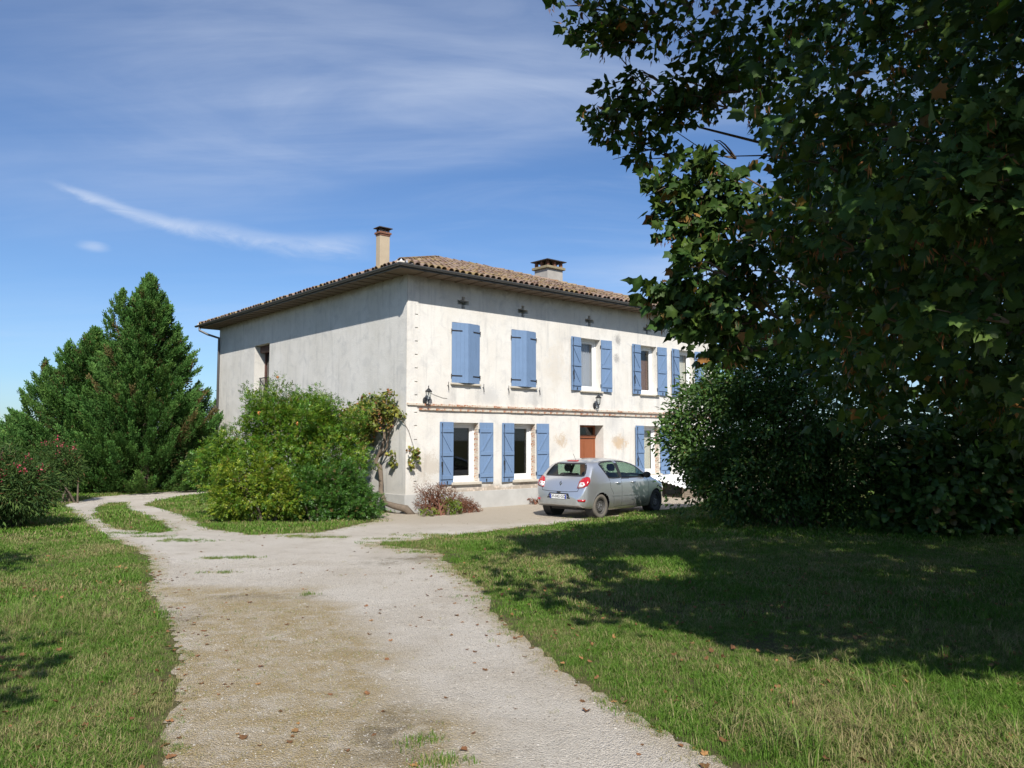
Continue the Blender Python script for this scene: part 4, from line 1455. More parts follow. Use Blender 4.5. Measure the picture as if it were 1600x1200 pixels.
# wheels: tyre, pressed steel rim with holes
def wheel(x, y_, sg, tyre_lit):
    m_ = Matrix.Translation((x, y_, .30)) @ Matrix.Rotation(R(90 * -sg), 4, 'X')     # local z points outboard
    q = MB()
    q.lathe([(.20, -.09), (.275, -.092), (.297, -.075), (.302, -.03), (.302, .03), (.297, .075), (.275, .092), (.20, .085), (.195, .05), (.195, -.05)], 36, m_, True)
    w = q.build('wheel', M['tyre_lit'] if tyre_lit else M['rubber'], car, smooth=True)
    q = MB()
    q.lathe([(.199, -.05), (.199, .075), (.185, .08), (.178, .055), (.17, .035)], 32, m_)
    n = 32
    # disc with 16 slots left open between r=.125 and .16
    q.lathe([(.001, .062), (.03, .062), (.045, .045), (.09, .05), (.115, .06), (.125, .055)], 32, m_)
    for k in range(16):
        a0, a1 = 2 * math.pi * (k - .27) / 16, 2 * math.pi * (k + .27) / 16
        q.add([m_ @ Vector((r_ * math.cos(a), r_ * math.sin(a), z_)) for r_, z_ in ((.124, .055), (.171, .036)) for a in (a0, a1)], [(0, 1, 3, 2)])
    q.build('rim', M['rim'], w)
    q = MB(); q.lathe([(.001, .0), (.17, .0)], 24, m_); q.build('brake_drum', M['blackplastic'], w)
    for k in range(4):
        a = k * math.pi / 2 + .4
        q = MB(); q.lathe([(.012, .045), (.012, .062), (.001, .064)], 6, m_ @ Matrix.Translation((.055 * math.cos(a), .055 * math.sin(a), 0))); q.build('wheel_bolt', M['zinc'], w)


for x in (AX_R, AX_F):
    for sg in (-1, 1):
        wheel(x, sg * .735, sg, x == AX_R and sg < 0)
# underbody and cabin
q = MB(); q.box(.35, 3.7, -.50, .50, .20, .30); q.box(.30, .62, -.35, .1, .22, .42); q.build('underbody', M['blackplastic'], car)
q = MB(); q.box(.75, 2.9, -.70, .70, .34, .46); q.box(2.65, 2.98, -.66, .66, .6, .98); q.box(.3, .85, -.62, .62, .4, .80); q.build('cabin_floor', M['seat'], car)


def seat(x, y_, w, hr=True):
    q = MB()
    q.box(x - .05, x + .45, y_ - w, y_ + w, .46, .62)
    mt = Matrix.Translation((x, y_, .55)) @ Matrix.Rotation(R(-14), 4, 'Y')
    q.box(-.08, .06, -w, w, 0, .56, mt)
    s = q.build('seat', M['seat'], car, bevel=.05)
    if hr:
        q = MB(); q.lathe([(.001, -.09), (.08, -.08), (.105, 0), (.08, .09), (.001, .10)], 12, mt @ Matrix.Translation((-.01, 0, .70)) @ Matrix.Scale(1.3, 4, (0, 1, 0)) @ Matrix.Scale(.6, 4, (1, 0, 0)))
        q.tube([mt @ Vector((0, -.05, .52)), mt @ Vector((0, -.05, .66))], .008, 5); q.tube([mt @ Vector((0, .05, .52)), mt @ Vector((0, .05, .66))], .008, 5)
        q.build('headrest', M['seat'], s, smooth=True)


seat(1.95, -.36, .24); seat(1.95, .36, .24)
seat(1.05, -.36, .30); seat(1.05, .36, .30)
q = MB(); q.tube([(2.52 + .05 * math.cos(a), .36 + .18 * math.sin(a), .92 + .17 * math.cos(a)) for a in np.linspace(0, 2 * math.pi, 20)], .014, 6, False); q.build('steering_wheel', M['blackplastic'], car)
q = MB(); q.box(2.68, 2.9, -.55, -.25, .985, .99); q.build('paper_sheet', M['paper'], car)
# ------------------------------------------------------------------ plants
M['mapleleaf'] = leaf_mat('maple_leaf', (0.032, 0.07, 0.014), (0.13, 0.17, 0.028), (0.24, 0.115, 0.035), .18, .55, spec=.2)
M['lilacleaf'] = leaf_mat('lilac_leaf', (0.05, 0.115, 0.026), (0.13, 0.19, 0.035), (0.2, 0.12, 0.04), .28, .45)
M['pomleaf'] = leaf_mat('pomegranate_leaf', (0.07, 0.175, 0.018), (0.27, 0.30, 0.026), (0.22, 0.13, 0.04), .3, .38)
M['darkleaf'] = leaf_mat('dark_shrub_leaf', (0.048, 0.13, 0.02), (0.12, 0.19, 0.025), (0.2, 0.12, 0.05), .26, .4)
M['cypress'] = leaf_mat('cypress_spray', (0.056, 0.135, 0.03), (0.13, 0.195, 0.04), (0.13, 0.065, 0.035), .15, .65, .3, 1.55, .15)
M['oleander'] = leaf_mat('oleander_leaf', (0.04, 0.088, 0.024), (0.13, 0.17, 0.04), (0.16, 0.08, 0.04), .2, .6, spec=.15)
M['pink'] = leaf_mat('pink_petal', (0.55, 0.06, 0.12), (0.65, 0.16, 0.2), (0.35, 0.03, 0.05), .3, .6)
M['vineleaf'] = leaf_mat('vine_leaf', (0.09, 0.15, 0.03), (0.30, 0.27, 0.05), (0.27, 0.10, 0.045), .3, .5)
M['dryleaf'] = leaf_mat('dry_weed', (0.16, 0.065, 0.035), (0.22, 0.12, 0.06), (0.09, 0.04, 0.025), .15, .8)
M['weed'] = leaf_mat('weed_leaf', (0.13, 0.22, 0.03), (0.26, 0.28, 0.04), (0.2, 0.15, 0.05), .3, .5)
M['samara'] = leaf_mat('maple_keys', (0.22, 0.095, 0.04), (0.27, 0.16, 0.055), (0.13, 0.05, 0.028), .25, .7, spec=.1)
M['fallen'] = leaf_mat('fallen_leaf', (0.26, 0.12, 0.05), (0.36, 0.22, 0.07), (0.14, 0.055, 0.03), .1, .8)
M['drystem'] = simple('dry_stem', (0.15, 0.065, 0.04), .9, .3, 9)
M['fruit'] = simple('pomegranate_fruit', (0.52, 0.20, 0.055), .45, .25, 15)


def cols(n, ymean=.15, ysd=.2, bp=.03):
    return np.column_stack([RNG.uniform(0, 1, n), np.clip(RNG.normal(ymean, ysd, n), 0, 1), (RNG.uniform(size=n) < bp) * RNG.uniform(.5, 1, n)])


def interp_path(a, b, sag=0.0, n=7, wob=.1):
    a, b = np.array(a, float), np.array(b, float)
    L = np.linalg.norm(b - a)
    o = []
    j = RNG.normal(size=(2, 3)) * wob * L
    for t in np.linspace(0, 1, n):
        o.append(a + (b - a) * t + np.array([0, 0, sag * 4 * t * (1 - t)]) + j[0] * math.sin(math.pi * t) * .5 + j[1] * math.sin(2 * math.pi * t) * .3)
    return o


def cluster_leaves(C, out, per, spread, size, flat=.6, droop=.35, updir=.5, size_sd=.25):
    """leaves round each cluster centre; out = outward direction of each cluster"""
    n = len(C) * per
    Cc = np.repeat(C, per, 0); O = np.repeat(out, per, 0)
    r = rvec(n) * RNG.uniform(.15, 1, (n, 1)) ** .6
    r[:, 2] *= flat
    P = Cc + r * spread
    D = unit(r * .8 + O * .6 + RNG.normal(size=(n, 3)) * .35 - np.array([0, 0, droop]))
    Nn = unit(np.array([0, 0, 1.0]) * updir + O * .5 + RNG.normal(size=(n, 3)) * .5)
    S = size * np.clip(1 + RNG.normal(size=n) * size_sd, .45, 1.7)
    return P, D, Nn, S


# ---------- the big maple at the right
def project(P):
    p = R(4.126)
    d = P - np.array([0, 0, CAM_H])
    f = d[:, 1] * math.cos(p) + d[:, 2] * math.sin(p)
    v = -d[:, 1] * math.sin(p) + d[:, 2] * math.cos(p)
    f = np.where(np.abs(f) < 1e-3, 1e-3, f)
    return 800 + 1220 * d[:, 0] / f, 600 - 1220 * v / f, f


def maple():
    t = thing('maple_tree', 'large maple overhanging the lawn with dark drooping foliage', 'tree', (7.9, 9.6, 0))
    base = np.array([7.9, 9.6, 0.0])
    ctr = np.array([6.6, 7.4, 7.0]); rad = np.array([6.6, 8.6, 6.2])
    # crown silhouette: main mass, as sampled branch-end positions
    n = 36000
    d = rvec(n); r = RNG.uniform(.30, 1.0, (n, 1)) ** .55
    lump = 1 + .10 * np.sin(d[:, :1] * 7 + 1) * np.sin(d[:, 1:2] * 6) + .08 * np.sin(d[:, 2:3] * 11 + d[:, :1] * 5)
    C = ctr + d * r * rad * lump
    x, y, f = project(C)
    bx = np.interp(y, [-400, 0, 60, 110, 150, 200, 250, 300, 400, 470, 540, 600, 640], [880, 1010, 1060, 1095, 1115, 1185, 1205, 1175, 1165, 1165, 1225, 1265, 1300])
    by = np.interp(x, [1100, 1250, 1330, 1400, 1440, 1490, 1520, 1600, 2000], [610, 640, 660, 640, 620, 610, 660, 690, 700])
    bnd = np.interp(C[:, 0], [-1, -.2, .6, 1.4, 2.4, 4, 6, 9, 12], [16, 14.2, 10.6, 8.9, 8.0, 6.9, 6.3, 6.5, 8])
    sunp = C[:, 1] + 1.13 * C[:, 2]
    xs_ = C[:, 0] - .115 * C[:, 2]
    gap = (xs_ > .0) & (xs_ < 2.9) & (sunp > 11.0) & (sunp < 13.3)
    far = np.interp(C[:, 0] - .115 * C[:, 2], [-1, 0, 1, 2.5, 4, 5, 6.5, 9], [15, 16.0, 17.2, 18.4, 19.6, 21.5, 26, 50])
    ok = (f > .5) & (x > bx + 32) & ((y < by) | (x > 1640)) & (C[:, 2] > 1.9) & (sunp > bnd) & ~gap & (sunp < far) & (np.linalg.norm(C - np.array([0, 0, CAM_H]), axis=1) > 3.9)
    behind = (f <= .5) & (sunp > bnd) & (sunp < far) & (C[:, 2] > 3.2)
    C = C[ok | behind]
    x, y, f = project(C)
    # thin the far upper part that the picture never shows, but keep it solid for the shade
    pin = (y > -500) & (y < 760) & (x < 1750)
    keep = pin | (C[:, 1] < 8) | (RNG.uniform(size=len(C)) < .3)
    C = C[keep]
    want = 6300
    if len(C) > want:
        C = C[RNG.choice(len(C), want, False)]
    # outlying sprays on the house side: (x, y, z, radius)
    sprays = []
    for qx, qy, Y, rr, k in [(905, 12, 8.2, .34, 10), (945, 35, 8.1, .36, 12), (975, 15, 8.0, .35, 9), (930, 60, 8.1, .16, 4), (965, 62, 8.1, .16, 4), (1010, 25, 8.0, .36, 9), (1045, 60, 7.9, .3, 8), (1030, 5, 7.9, .4, 9),
                             (935, 180, 8.4, .16, 6), (960, 140, 8.4, .26, 9), (985, 125, 8.4, .18, 5), (955, 200, 8.3, .26, 10), (990, 180, 8.4, .28, 9), (990, 228, 8.3, .28, 10), (1025, 235, 8.3, .2, 6), (1030, 160, 8.3, .24, 8),
                             (1040, 195, 8.3, .14, 4), (1065, 145, 8.2, .3, 9), (1090, 165, 8.2, .3, 9), (1110, 140, 8.2, .35, 10), (1075, 165, 8.2, .2, 5),
                             (1030, 285, 7.6, .18, 7), (1050, 310, 7.6, .28, 12), (1075, 265, 7.6, .26, 10), (1100, 245, 7.7, .2, 6), (1060, 345, 7.5, .26, 11), (1095, 320, 7.5, .32, 14), (1085, 375, 7.4, .26, 10), (1120, 290, 7.5, .3, 10),
                             (1130, 350, 7.4, .3, 12), (1065, 405, 7.2, .13, 5), (1100, 395, 7.2, .18, 6), (1125, 385, 7.2, .2, 6), (1140, 330, 7.3, .3, 10), (1150, 300, 7.4, .3, 8),
                             (1010, 455, 6.3, .13, 7), (1035, 465, 6.3, .2, 11), (1062, 430, 6.3, .11, 5), (1055, 490, 6.3, .2, 10), (1085, 470, 6.4, .24, 12), (1070, 515, 6.3, .16, 8), (1100, 505, 6.3, .22, 10), (1115, 470, 6.4, .26, 11),
                             (1130, 520, 6.4, .14, 6), (1095, 560, 6.3, .07, 2), (1115, 552, 6.3, .08, 3), (1140, 545, 6.4, .12, 5), (1145, 500, 6.4, .25, 9), (1150, 445, 6.5, .25, 10), (1130, 425, 6.6, .22, 8),
                             (1540, 290, 4.2, .3, 9), (1570, 180, 4.3, .32, 9), (1520, 325, 4.3, .18, 6), (1560, 235, 4.2, .2, 7), (1500, 505, 4.6, .16, 5), (1480, 440, 4.8, .18, 5), (1590, 330, 4.2, .25, 6), (1400, 30, 5.0, .25, 7), (1340, 190, 5.4, .2, 6), (1190, 375, 6.2, .24, 9), (1270, 390, 5.8, .22, 7)]:
        if 400 < qy < 580 and qx < 1160:
            qx, rr = qx + 14, rr * .85
        yy = R(4.126)
        a = (qx - 800) / 1220; b = -(qy - 600) / 1220
        D_ = np.array([a, math.cos(yy) - b * math.sin(yy), math.sin(yy) + b * math.cos(yy)])
        sprays.append((np.array([0, 0, CAM_H]) + D_ / D_[1] * Y, rr, k))
    sc = np.concatenate([c + rvec(k) * rr * RNG.uniform(.2, 1, (k, 1)) ** .5 * np.array([1, 1, .8]) for c, rr, k in sprays])
    o1 = unit(C - ctr); o2 = unit(sc - ctr)
    x, y, f = project(C)
    inv = (f > .5) & (x < 1700) & (y > -130)
    P1 = cluster_leaves(C[inv], o1[inv], 26, .40, .082, .55, size_sd=.34)
    P1b = cluster_leaves(C[~inv], o1[~inv], 9, .42, .15, .55)
    P2 = cluster_leaves(sc, o2, 11, .13, .082, .7, size_sd=.3)
    P, D, Nn, S = (np.concatenate(q) for q in zip(P1, P1b, P2))
    dist = np.linalg.norm(P - np.array([0, 0, CAM_H]), axis=1)
    k = dist > 3.2
    P, D, Nn, S, dist = P[k], D[k], Nn[k], S[k], dist[k]
    cc = cols(len(P), .08, .2, .02)
    # the 300 leaves that show largest are leaves of their own
    x, y, f = project(P)
    vis = (x > 850) & (x < 1600) & (y > 0) & (y < 700) & (f > 0)
    # only leaves on the near side of the crown count
    order = np.argsort(np.where(vis, dist, 1e9))[:300]
    rest = np.ones(len(P), bool); rest[order] = False
    for tm_, sel in ((LEAF_MAPLE, rest & (dist < 6.5)), (LEAF_MAPLE2, rest & (dist >= 6.5))):
        o = leaves('crown', tm_, P[sel] - base, D[sel], Nn[sel], S[sel], M['mapleleaf'], cc[sel], t)
        tag(o, kind='stuff')
    tv = np.array(LEAF_MAPLE[0])
    var = []
    for q in range(8):
        c1 = np.repeat(np.array([[q / 7, .1 + .12 * (q % 3), 0.0]]), len(tv), 0)
        w = tv.copy(); w[:, 2] += .06 * np.sin(w[:, 0] * 5 + q) + .04 * (q % 3 - 1) * w[:, 1]
        var.append(np_mesh('leaf', w, [np.array(LEAF_MAPLE[1])], M['mapleleaf'], False, c1))
    for i in order:
        Dv = Vector(D[i]).normalized(); Xv = Dv.cross(Vector(Nn[i])).normalized(); Zv = Xv.cross(Dv)
        m_ = Matrix((Xv, Dv, Zv)).transposed().to_4x4() @ Matrix.Scale(float(S[i]), 4)
        m_.translation = Vector(P[i] - base)
        lo = link('leaf', var[i % 8], t)
        lo.matrix_local = m_
    # hanging bunches of dry keys
    kc = P[RNG.choice(len(P), 3200, False)] - np.array([0, 0, .05])
    nk = 6
    kp = np.repeat(kc, nk, 0) + RNG.normal(size=(len(kc) * nk, 3)) * .025
    kd = unit(np.array([0, 0, -1.0]) + RNG.normal(size=(len(kp), 3)) * .35)
    ko = leaves('keys', LEAF_LONG, kp - base, kd, rvec(len(kp)), np.full(len(kp), .065), M['samara'], cols(len(kp), .3, .3, .3), t)
    tag(ko, kind='stuff')
    # trunk and limbs
    mb = MB()
    fork = base + np.array([-.1, -.05, 2.3])
    mb.tube([base - base + np.array([0, 0, -.1]), np.array([.02, 0, .3]), fork - base, np.array([-.3, -.2, 5.0]), np.array([-.6, -.3, 8.0]), np.array([-.9, -.5, 11.0])], [.42, .33, .29, .21, .13, .04], 12)
    mb.build('trunk', M['bark'], t, smooth=True)
    ends = [c for c, rr, k in sprays[::8]] + list(ctr + (C[RNG.choice(len(C), 22, False)] - ctr) * .8)
    ends = [e for e in ends if e[2] > 3.4]
    for e in ends:
        st = np.array([-.1 - .05 * (e[2] - 2), -.1, np.clip(e[2] * .55 + .3, 1.9, 8)])
        pth = interp_path(st, e - base, RNG.uniform(.1, .8), 9, .11)
        mb = MB(); mb.tube(pth, list(np.linspace(.042, .003, 9)), 6); mb.build('limb', M['bark'], t, smooth=True)
    mb = MB()
    for j, (c, rr, k) in enumerate(sprays):
        for q in range(3):
            e = c + rvec(1)[0] * rr
            mb.tube(interp_path(c + np.array([.35, .1, .02]) - base, e - base, .02, 5, .1), list(np.linspace(.012, .003, 5)), 4, False)
    tag(mb.build('twigs', M['twig'], t), kind='stuff')
    return t


maple()


# ---------- broadleaf shrubs
def shrub(name, label, cat, loc, lobes, ncl, per, spread, lsize, lmat, tmpl=LEAF_OVAL, y=.15, ysd=.2, bp=.03, stems=9, shoots=0, shoot_len=.6, inner=.4, seed=1, group=None, clipz=.05):
    """lobes: (dx,dy,dz, rx,ry,rz) ellipsoids whose union is the bush"""
    global RNG
    RNG = np.random.default_rng(seed)
    t = thing(name, label, cat, loc, 0, group)
    vol = np.array([l[3] * l[4] * l[5] for l in lobes]) ** .66
    C, O = [], []
    for l, w in zip(lobes, vol / vol.sum()):
        k = int(ncl * w)
        d = rvec(k)
        lump = 1 + .20 * np.sin(d[:, 0] * 9 + l[0] * 3) * np.sin(d[:, 2] * 8 + l[2]) + .12 * np.sin(d[:, 1] * 13 + d[:, 2] * 7) + RNG.normal(size=k) * .05
        r = np.where(RNG.uniform(size=k) < inner, RNG.uniform(.45, .9, k), RNG.uniform(.86, 1.02, k)) * lump
        c = np.array(l[:3]) + d * r[:, None] * np.array(l[3:6])
        C.append(c); O.append(unit(d / np.array(l[3:6])))
    C = np.concatenate(C); O = np.concatenate(O)
    keep = C[:, 2] > clipz
    # drop what lies deep inside another lobe
    for l in lobes:
        q = np.linalg.norm((C - np.array(l[:3])) / np.array(l[3:6]), axis=1)
        keep &= (q > .38)
    C, O = C[keep], O[keep]
    mb = MB()
    if shoots:
        top = C[np.argsort(-C[:, 2] - RNG.uniform(0, .5, len(C)))[:shoots * 3]][RNG.choice(min(len(C), shoots * 3), shoots, False)]
        for s in top:
            d = unit(np.array([RNG.normal() * .45, RNG.normal() * .45, 1.0]))
            L = shoot_len * RNG.uniform(.4, 1.1)
            m = int(6 + L * 12)
            ss = s + d * np.linspace(0, L, m)[:, None]
            C = np.concatenate([C, ss[::3]]); O = np.concatenate([O, np.repeat(unit(d + rvec(1)[0] * .3)[None], len(ss[::3]), 0)])
            mb.tube([s, s + d * L * .5, s + d * L], [.008, .005, .002], 4, False)
    P, D, Nn, S = cluster_leaves(C, O, per, spread, lsize, .8, .2, .5)
    k = P[:, 2] > .02
    P, D, Nn, S = P[k], D[k], Nn[k], S[k]
    o = leaves('foliage', tmpl, P, D, Nn, S, lmat, cols(len(P), y, ysd, bp), t)
    tag(o, kind='stuff')
    for q in range(stems):
        e = C[RNG.integers(len(C))]
        b0 = np.array([RNG.normal() * .15, RNG.normal() * .15, -.02])
        mb.tube(interp_path(b0, e * .95, .1, 6, .08), list(np.linspace(.035, .006, 6)), 5, False)
    tag(mb.build('stems', M['drystem'] if lmat is M['dryleaf'] else M['bark'], t), kind='stuff')
    return t, C


_, _ = shrub('lilac_shrub', 'tall rounded leafy shrub at the lawn edge, sunlit on its house side', 'shrub', (6.3, 17.9, 0),
      [(-.55, .9, 2.2, 1.9, 1.6, 1.9), (-.1, .5, 1.2, 2.1, 1.7, 1.5), (.6, 0, 2.6, 1.9, 1.6, 1.9), (1.3, .1, 1.3, 1.5, 1.5, 1.5), (-1.45, 1.5, 2.0, 1.05, 1.0, 1.35), (-.6, .2, 3.3, 1.2, 1.1, 1.0)], 2900, 23, .27, .105, M['lilacleaf'], y=.2, ysd=.2, stems=16, shoots=20, shoot_len=.5, seed=21)
shrub('broadleaf_bush', 'dappled big-leaved bush at the right edge beyond the shaded lawn', 'bush', (10.2, 16.4, 0),
      [(-.8, 0, 1.3, 1.6, 1.4, 1.4), (.6, 0, 1.8, 1.7, 1.4, 1.5), (1.8, .2, 1.2, 1.6, 1.4, 1.4), (-1.6, .1, .7, .9, .9, .8)], 1500, 10, .26, .14, M['lilacleaf'], LEAF_VINE, y=.3, ysd=.2, stems=14, shoots=18, shoot_len=.7, seed=22)
pom, PC = shrub('pomegranate_shrub', 'large green pomegranate shrub with orange fruit before the grey end wall', 'shrub', (-5.6, 20.4, 0),
      [(-.3, .2, 1.5, 1.7, 1.4, 1.35), (.6, .3, 1.6, 1.15, 1.1, 1.05), (-1.25, -.1, 1.15, 1.2, 1.1, .95), (-.1, .2, 2.15, 1.1, 1.0, .8), (-1.9, -.2, 1.3, .55, .6, .5), (.6, 0, .8, 1.0, 1.0, .75)], 1500, 24, .2, .11, M['pomleaf'], SPRIG, y=.2, ysd=.22, stems=20, shoots=60, shoot_len=.75, seed=23)
for k in range(26):
    c = PC[RNG.integers(len(PC))]
    if c[1] > .2 or c[2] < .5:
        continue
    f = MB(); rr = RNG.uniform(.032, .048)
    f.lathe([(.001, -rr), (rr * .7, -rr * .72), (rr, 0), (rr * .75, rr * .7), (rr * .25, rr * .95), (rr * .35, rr * 1.35), (rr * .1, rr * 1.2)], 10, Matrix.Translation(c + np.array([.0, -.10, -.02])) @ Matrix.Rotation(R(160), 4, 'X'))
    f.build('fruit', M['fruit'], pom, smooth=True)
shrub('golden_shrub', 'low yellow-green shrub in front of the pomegranate', 'shrub', (-5.95, 18.95, 0),
      [(-.25, .1, .8, .85, .7, .66), (.40, .15, .6, .65, .6, .5), (-.8, .1, .45, .5, .55, .42)], 480, 24, .16, .095, M['pomleaf'], SPRIG, y=.45, ysd=.3, stems=10, shoots=14, shoot_len=.3, seed=24)
shrub('dark_shrub', 'low dark green leafy shrub near the vine, right of the yellow-green one', 'shrub', (-4.6, 19.3, 0),
      [(-.2, 0, .6, .8, .65, .62), (.45, .15, .65, .6, .6, .6), (.75, .2, .35, .55, .5, .4)], 420, 24, .16, .095, M['darkleaf'], SPRIG, y=.12, ysd=.15, stems=9, shoots=16, shoot_len=.3, seed=25)
ole, OC = shrub('oleander_shrub', 'pink-flowering oleander on the lawn at the left edge', 'shrub', (-11.3, 17.5, 0),
      [(-.25, 0, .85, 1.15, 1.0, .75), (.4, 0, .8, .7, .7, .55), (-1.1, 0, .9, 1.1, 1.0, .8), (-.3, 0, .45, .7, .6, .45)], 2600, 9, .2, .125, M['oleander'], LEAF_LONG, y=.2, ysd=.2, stems=26, shoots=30, shoot_len=.35, seed=26)


def blooms(C, parent, n, zmin, seed):
    global RNG
    RNG = np.random.default_rng(seed)
    c = C[(C[:, 2] > zmin) & (C[:, 1] < .3)]
    c = c[RNG.choice(len(c), n, False)] + np.array([0, -.10, .08])
    P = np.repeat(c, 14, 0) + RNG.normal(size=(n * 14, 3)) * .055
    o = leaves('blossom', LEAF_OVAL, P, rvec(len(P)), rvec(len(P)), np.full(len(P), .065), M['pink'], cols(len(P), .3, .3, .1), parent)
    tag(o, kind='stuff')


blooms(OC, ole, 44, 1.05, 3)
ole2, OC2 = shrub('oleander_shrub', 'small pink oleander on a thin bare stem beside the far bend of the drive', 'shrub', (-13.9, 24.6, 0),
      [(-.4, 0, 1.2, .65, .6, .6), (-.05, 0, .95, .4, .4, .4)], 700, 9, .17, .12, M['oleander'], LEAF_LONG, y=.2, ysd=.2, stems=6, shoots=8, shoot_len=.3, seed=27, clipz=.55)
blooms(OC2, ole2, 9, 1.2, 4)
shrub('dry_weed_shrub', 'dried red-brown weeds against the front wall by the vine foot', 'weeds', (-1.95, 20.75, 0),
      [(-.1, 0, .35, .48, .2, .36), (.35, .22, .3, .35, .2, .3)], 330, 12, .09, .06, M['dryleaf'], LEAF_LONG, y=.2, ysd=.2, bp=.2, stems=40, shoots=26, shoot_len=.28, seed=28)
shrub('dry_weed_shrub', 'small dried brown weed at the wall right of the green weeds', 'weeds', (-1.25, 21.35, 0),
      [(0, 0, .16, .3, .18, .2), (.2, .15, .1, .25, .15, .12)], 150, 12, .07, .05, M['dryleaf'], LEAF_LONG, y=.3, ysd=.2, bp=.1, stems=18, shoots=8, shoot_len=.18, seed=29)
shrub('green_weed', 'bright green weed among dried stems by the front wall', 'weed', (-1.62, 20.75, 0),
      [(0, 0, .18, .26, .2, .2)], 80, 10, .07, .05, M['weed'], y=.3, ysd=.2, stems=8, shoots=8, shoot_len=.12, seed=30)
shrub('green_weed', 'flat bright green weed at the foot of the vine', 'weed', (-2.15, 20.35, 0),
      [(0, 0, .07, .24, .18, .09)], 50, 10, .06, .045, M['weed'], y=.4, ysd=.2, stems=5, seed=31)
for k, (tt, lab) in enumerate([(4.55, 'tuft of dry brown leaves at the wall foot left of the car'), (5.0, 'low brown leaf drift at the wall foot behind the car')]):
    p = HM @ Vector((tt, -.14, 0))
    shrub('dry_weed_shrub', lab, 'weeds', p, [(0, 0, .08, .12 + .1 * k, .08, .12 - .05 * k)], 26, 8, .05, .05, M['dryleaf'], LEAF_LONG, y=.4, stems=4, seed=32 + k)
RNG = np.random.default_rng(5)


# ---------- grape vine on the end wall
def vine():
    b = HM @ Vector((.02, -.34, 0))
    t = thing('grape_vine', 'old grape vine with twisted trunk and browning leaves on the end wall corner', 'vine', b, R(41.1))
    o = Vector((.02, -.34, 0))
    L = lambda x, y, z: np.array(Vector((x, y, z)) - o)
    pth = [L(.02, -.34, -.05), L(-.12, -.22, .14), L(-.30, .05, .20), L(-.36, .45, .27), L(-.30, .75, .55), L(-.22, .88, .95), L(-.20, .98, 1.22), L(-.26, 1.12, 1.36), L(-.2, 1.0, 1.6), L(-.16, .82, 1.95), L(-.14, .85, 2.3), L(-.15, 1.05, 2.6)]
    q = MB(); q.tube(pth, [.09, .10, .085, .07, .066, .06, .07, .06, .05, .045, .035, .02], 9); q.build('trunk', M['vinewood'], t, smooth=True)
    q = MB(); q.tube([L(-.2, 1.0, 1.5), L(-.14, .72, 1.75), L(-.12, .66, 2.1), L(-.12, .9, 2.5), L(-.15, 1.6, 2.75)], [.035, .03, .026, .02, .008], 7)
    q.tube([L(-.12, .66, 2.1), L(-.1, .5, 2.5), L(-.1, .9, 2.85), L(-.1, 1.9, 2.95)], [.024, .018, .012, .005], 6)
    q.tube([L(-.1, .6, 2.4), L(-.08, .25, 2.6), L(-.06, .03, 2.45), L(.05, -.06, 2.2), L(.22, -.07, 1.75), L(.3, -.06, 1.3)], [.012, .009, .008, .006, .005, .003], 5)
    q.tube([L(-.2, 1.0, 1.55), L(-.1, .62, 1.62), L(-.1, .52, 1.45)], [.012, .008, .003], 5)
    q.build('canes', M['vinewood'], t, smooth=True)
    C = []
    for k in range(230):
        y_ = RNG.uniform(.35, 3.0)
        zc = 2.75 + .12 * math.sin(y_ * 3) - .10 * (y_ - 1.2)
        C.append(L(-RNG.uniform(.05, .5), y_, zc + RNG.normal() * .22 - .25 * (RNG.uniform() < .3)))
    for k in range(50):
        C.append(L(-RNG.uniform(.08, .4), RNG.uniform(1.5, 2.6), RNG.uniform(1.9, 2.6)))
    for k in range(16):
        C.append(L(RNG.uniform(.05, .33), -.1, 0) + np.array([0, 0, RNG.uniform(1.25, 1.75)]))
    for k in range(4):
        C.append(L(-.12, .55 + RNG.normal() * .06, 1.6)); C.append(L(-.12, .42 + RNG.normal() * .06, 1.35))
    for k in range(7):
        C.append(L(-.1, .3 + RNG.normal() * .25, 2.75 + RNG.normal() * .1))
    for k in range(22):
        y_ = RNG.uniform(.8, 2.2)
        C.append(L(-.12, y_, 3.0 + RNG.uniform(0, .28)))
    C = np.array(C)
    P, D, Nn, S = cluster_leaves(C, np.repeat([[-.8, -.3, .2]], len(C), 0), 7, .12, .082, .9, .6, .2)
    wp = P + np.array([.02, -.34, 0])
    bad = (wp[:, 0] > -.03) & (wp[:, 1] > -.05)
    P, D, Nn, S = P[~bad], D[~bad], Nn[~bad], S[~bad]
    cc = cols(len(P), .4, .3, .2)
    leaves('foliage', LEAF_VINE, P, D, Nn, S, M['vineleaf'], cc, t)['kind'] = 'stuff'


vine()


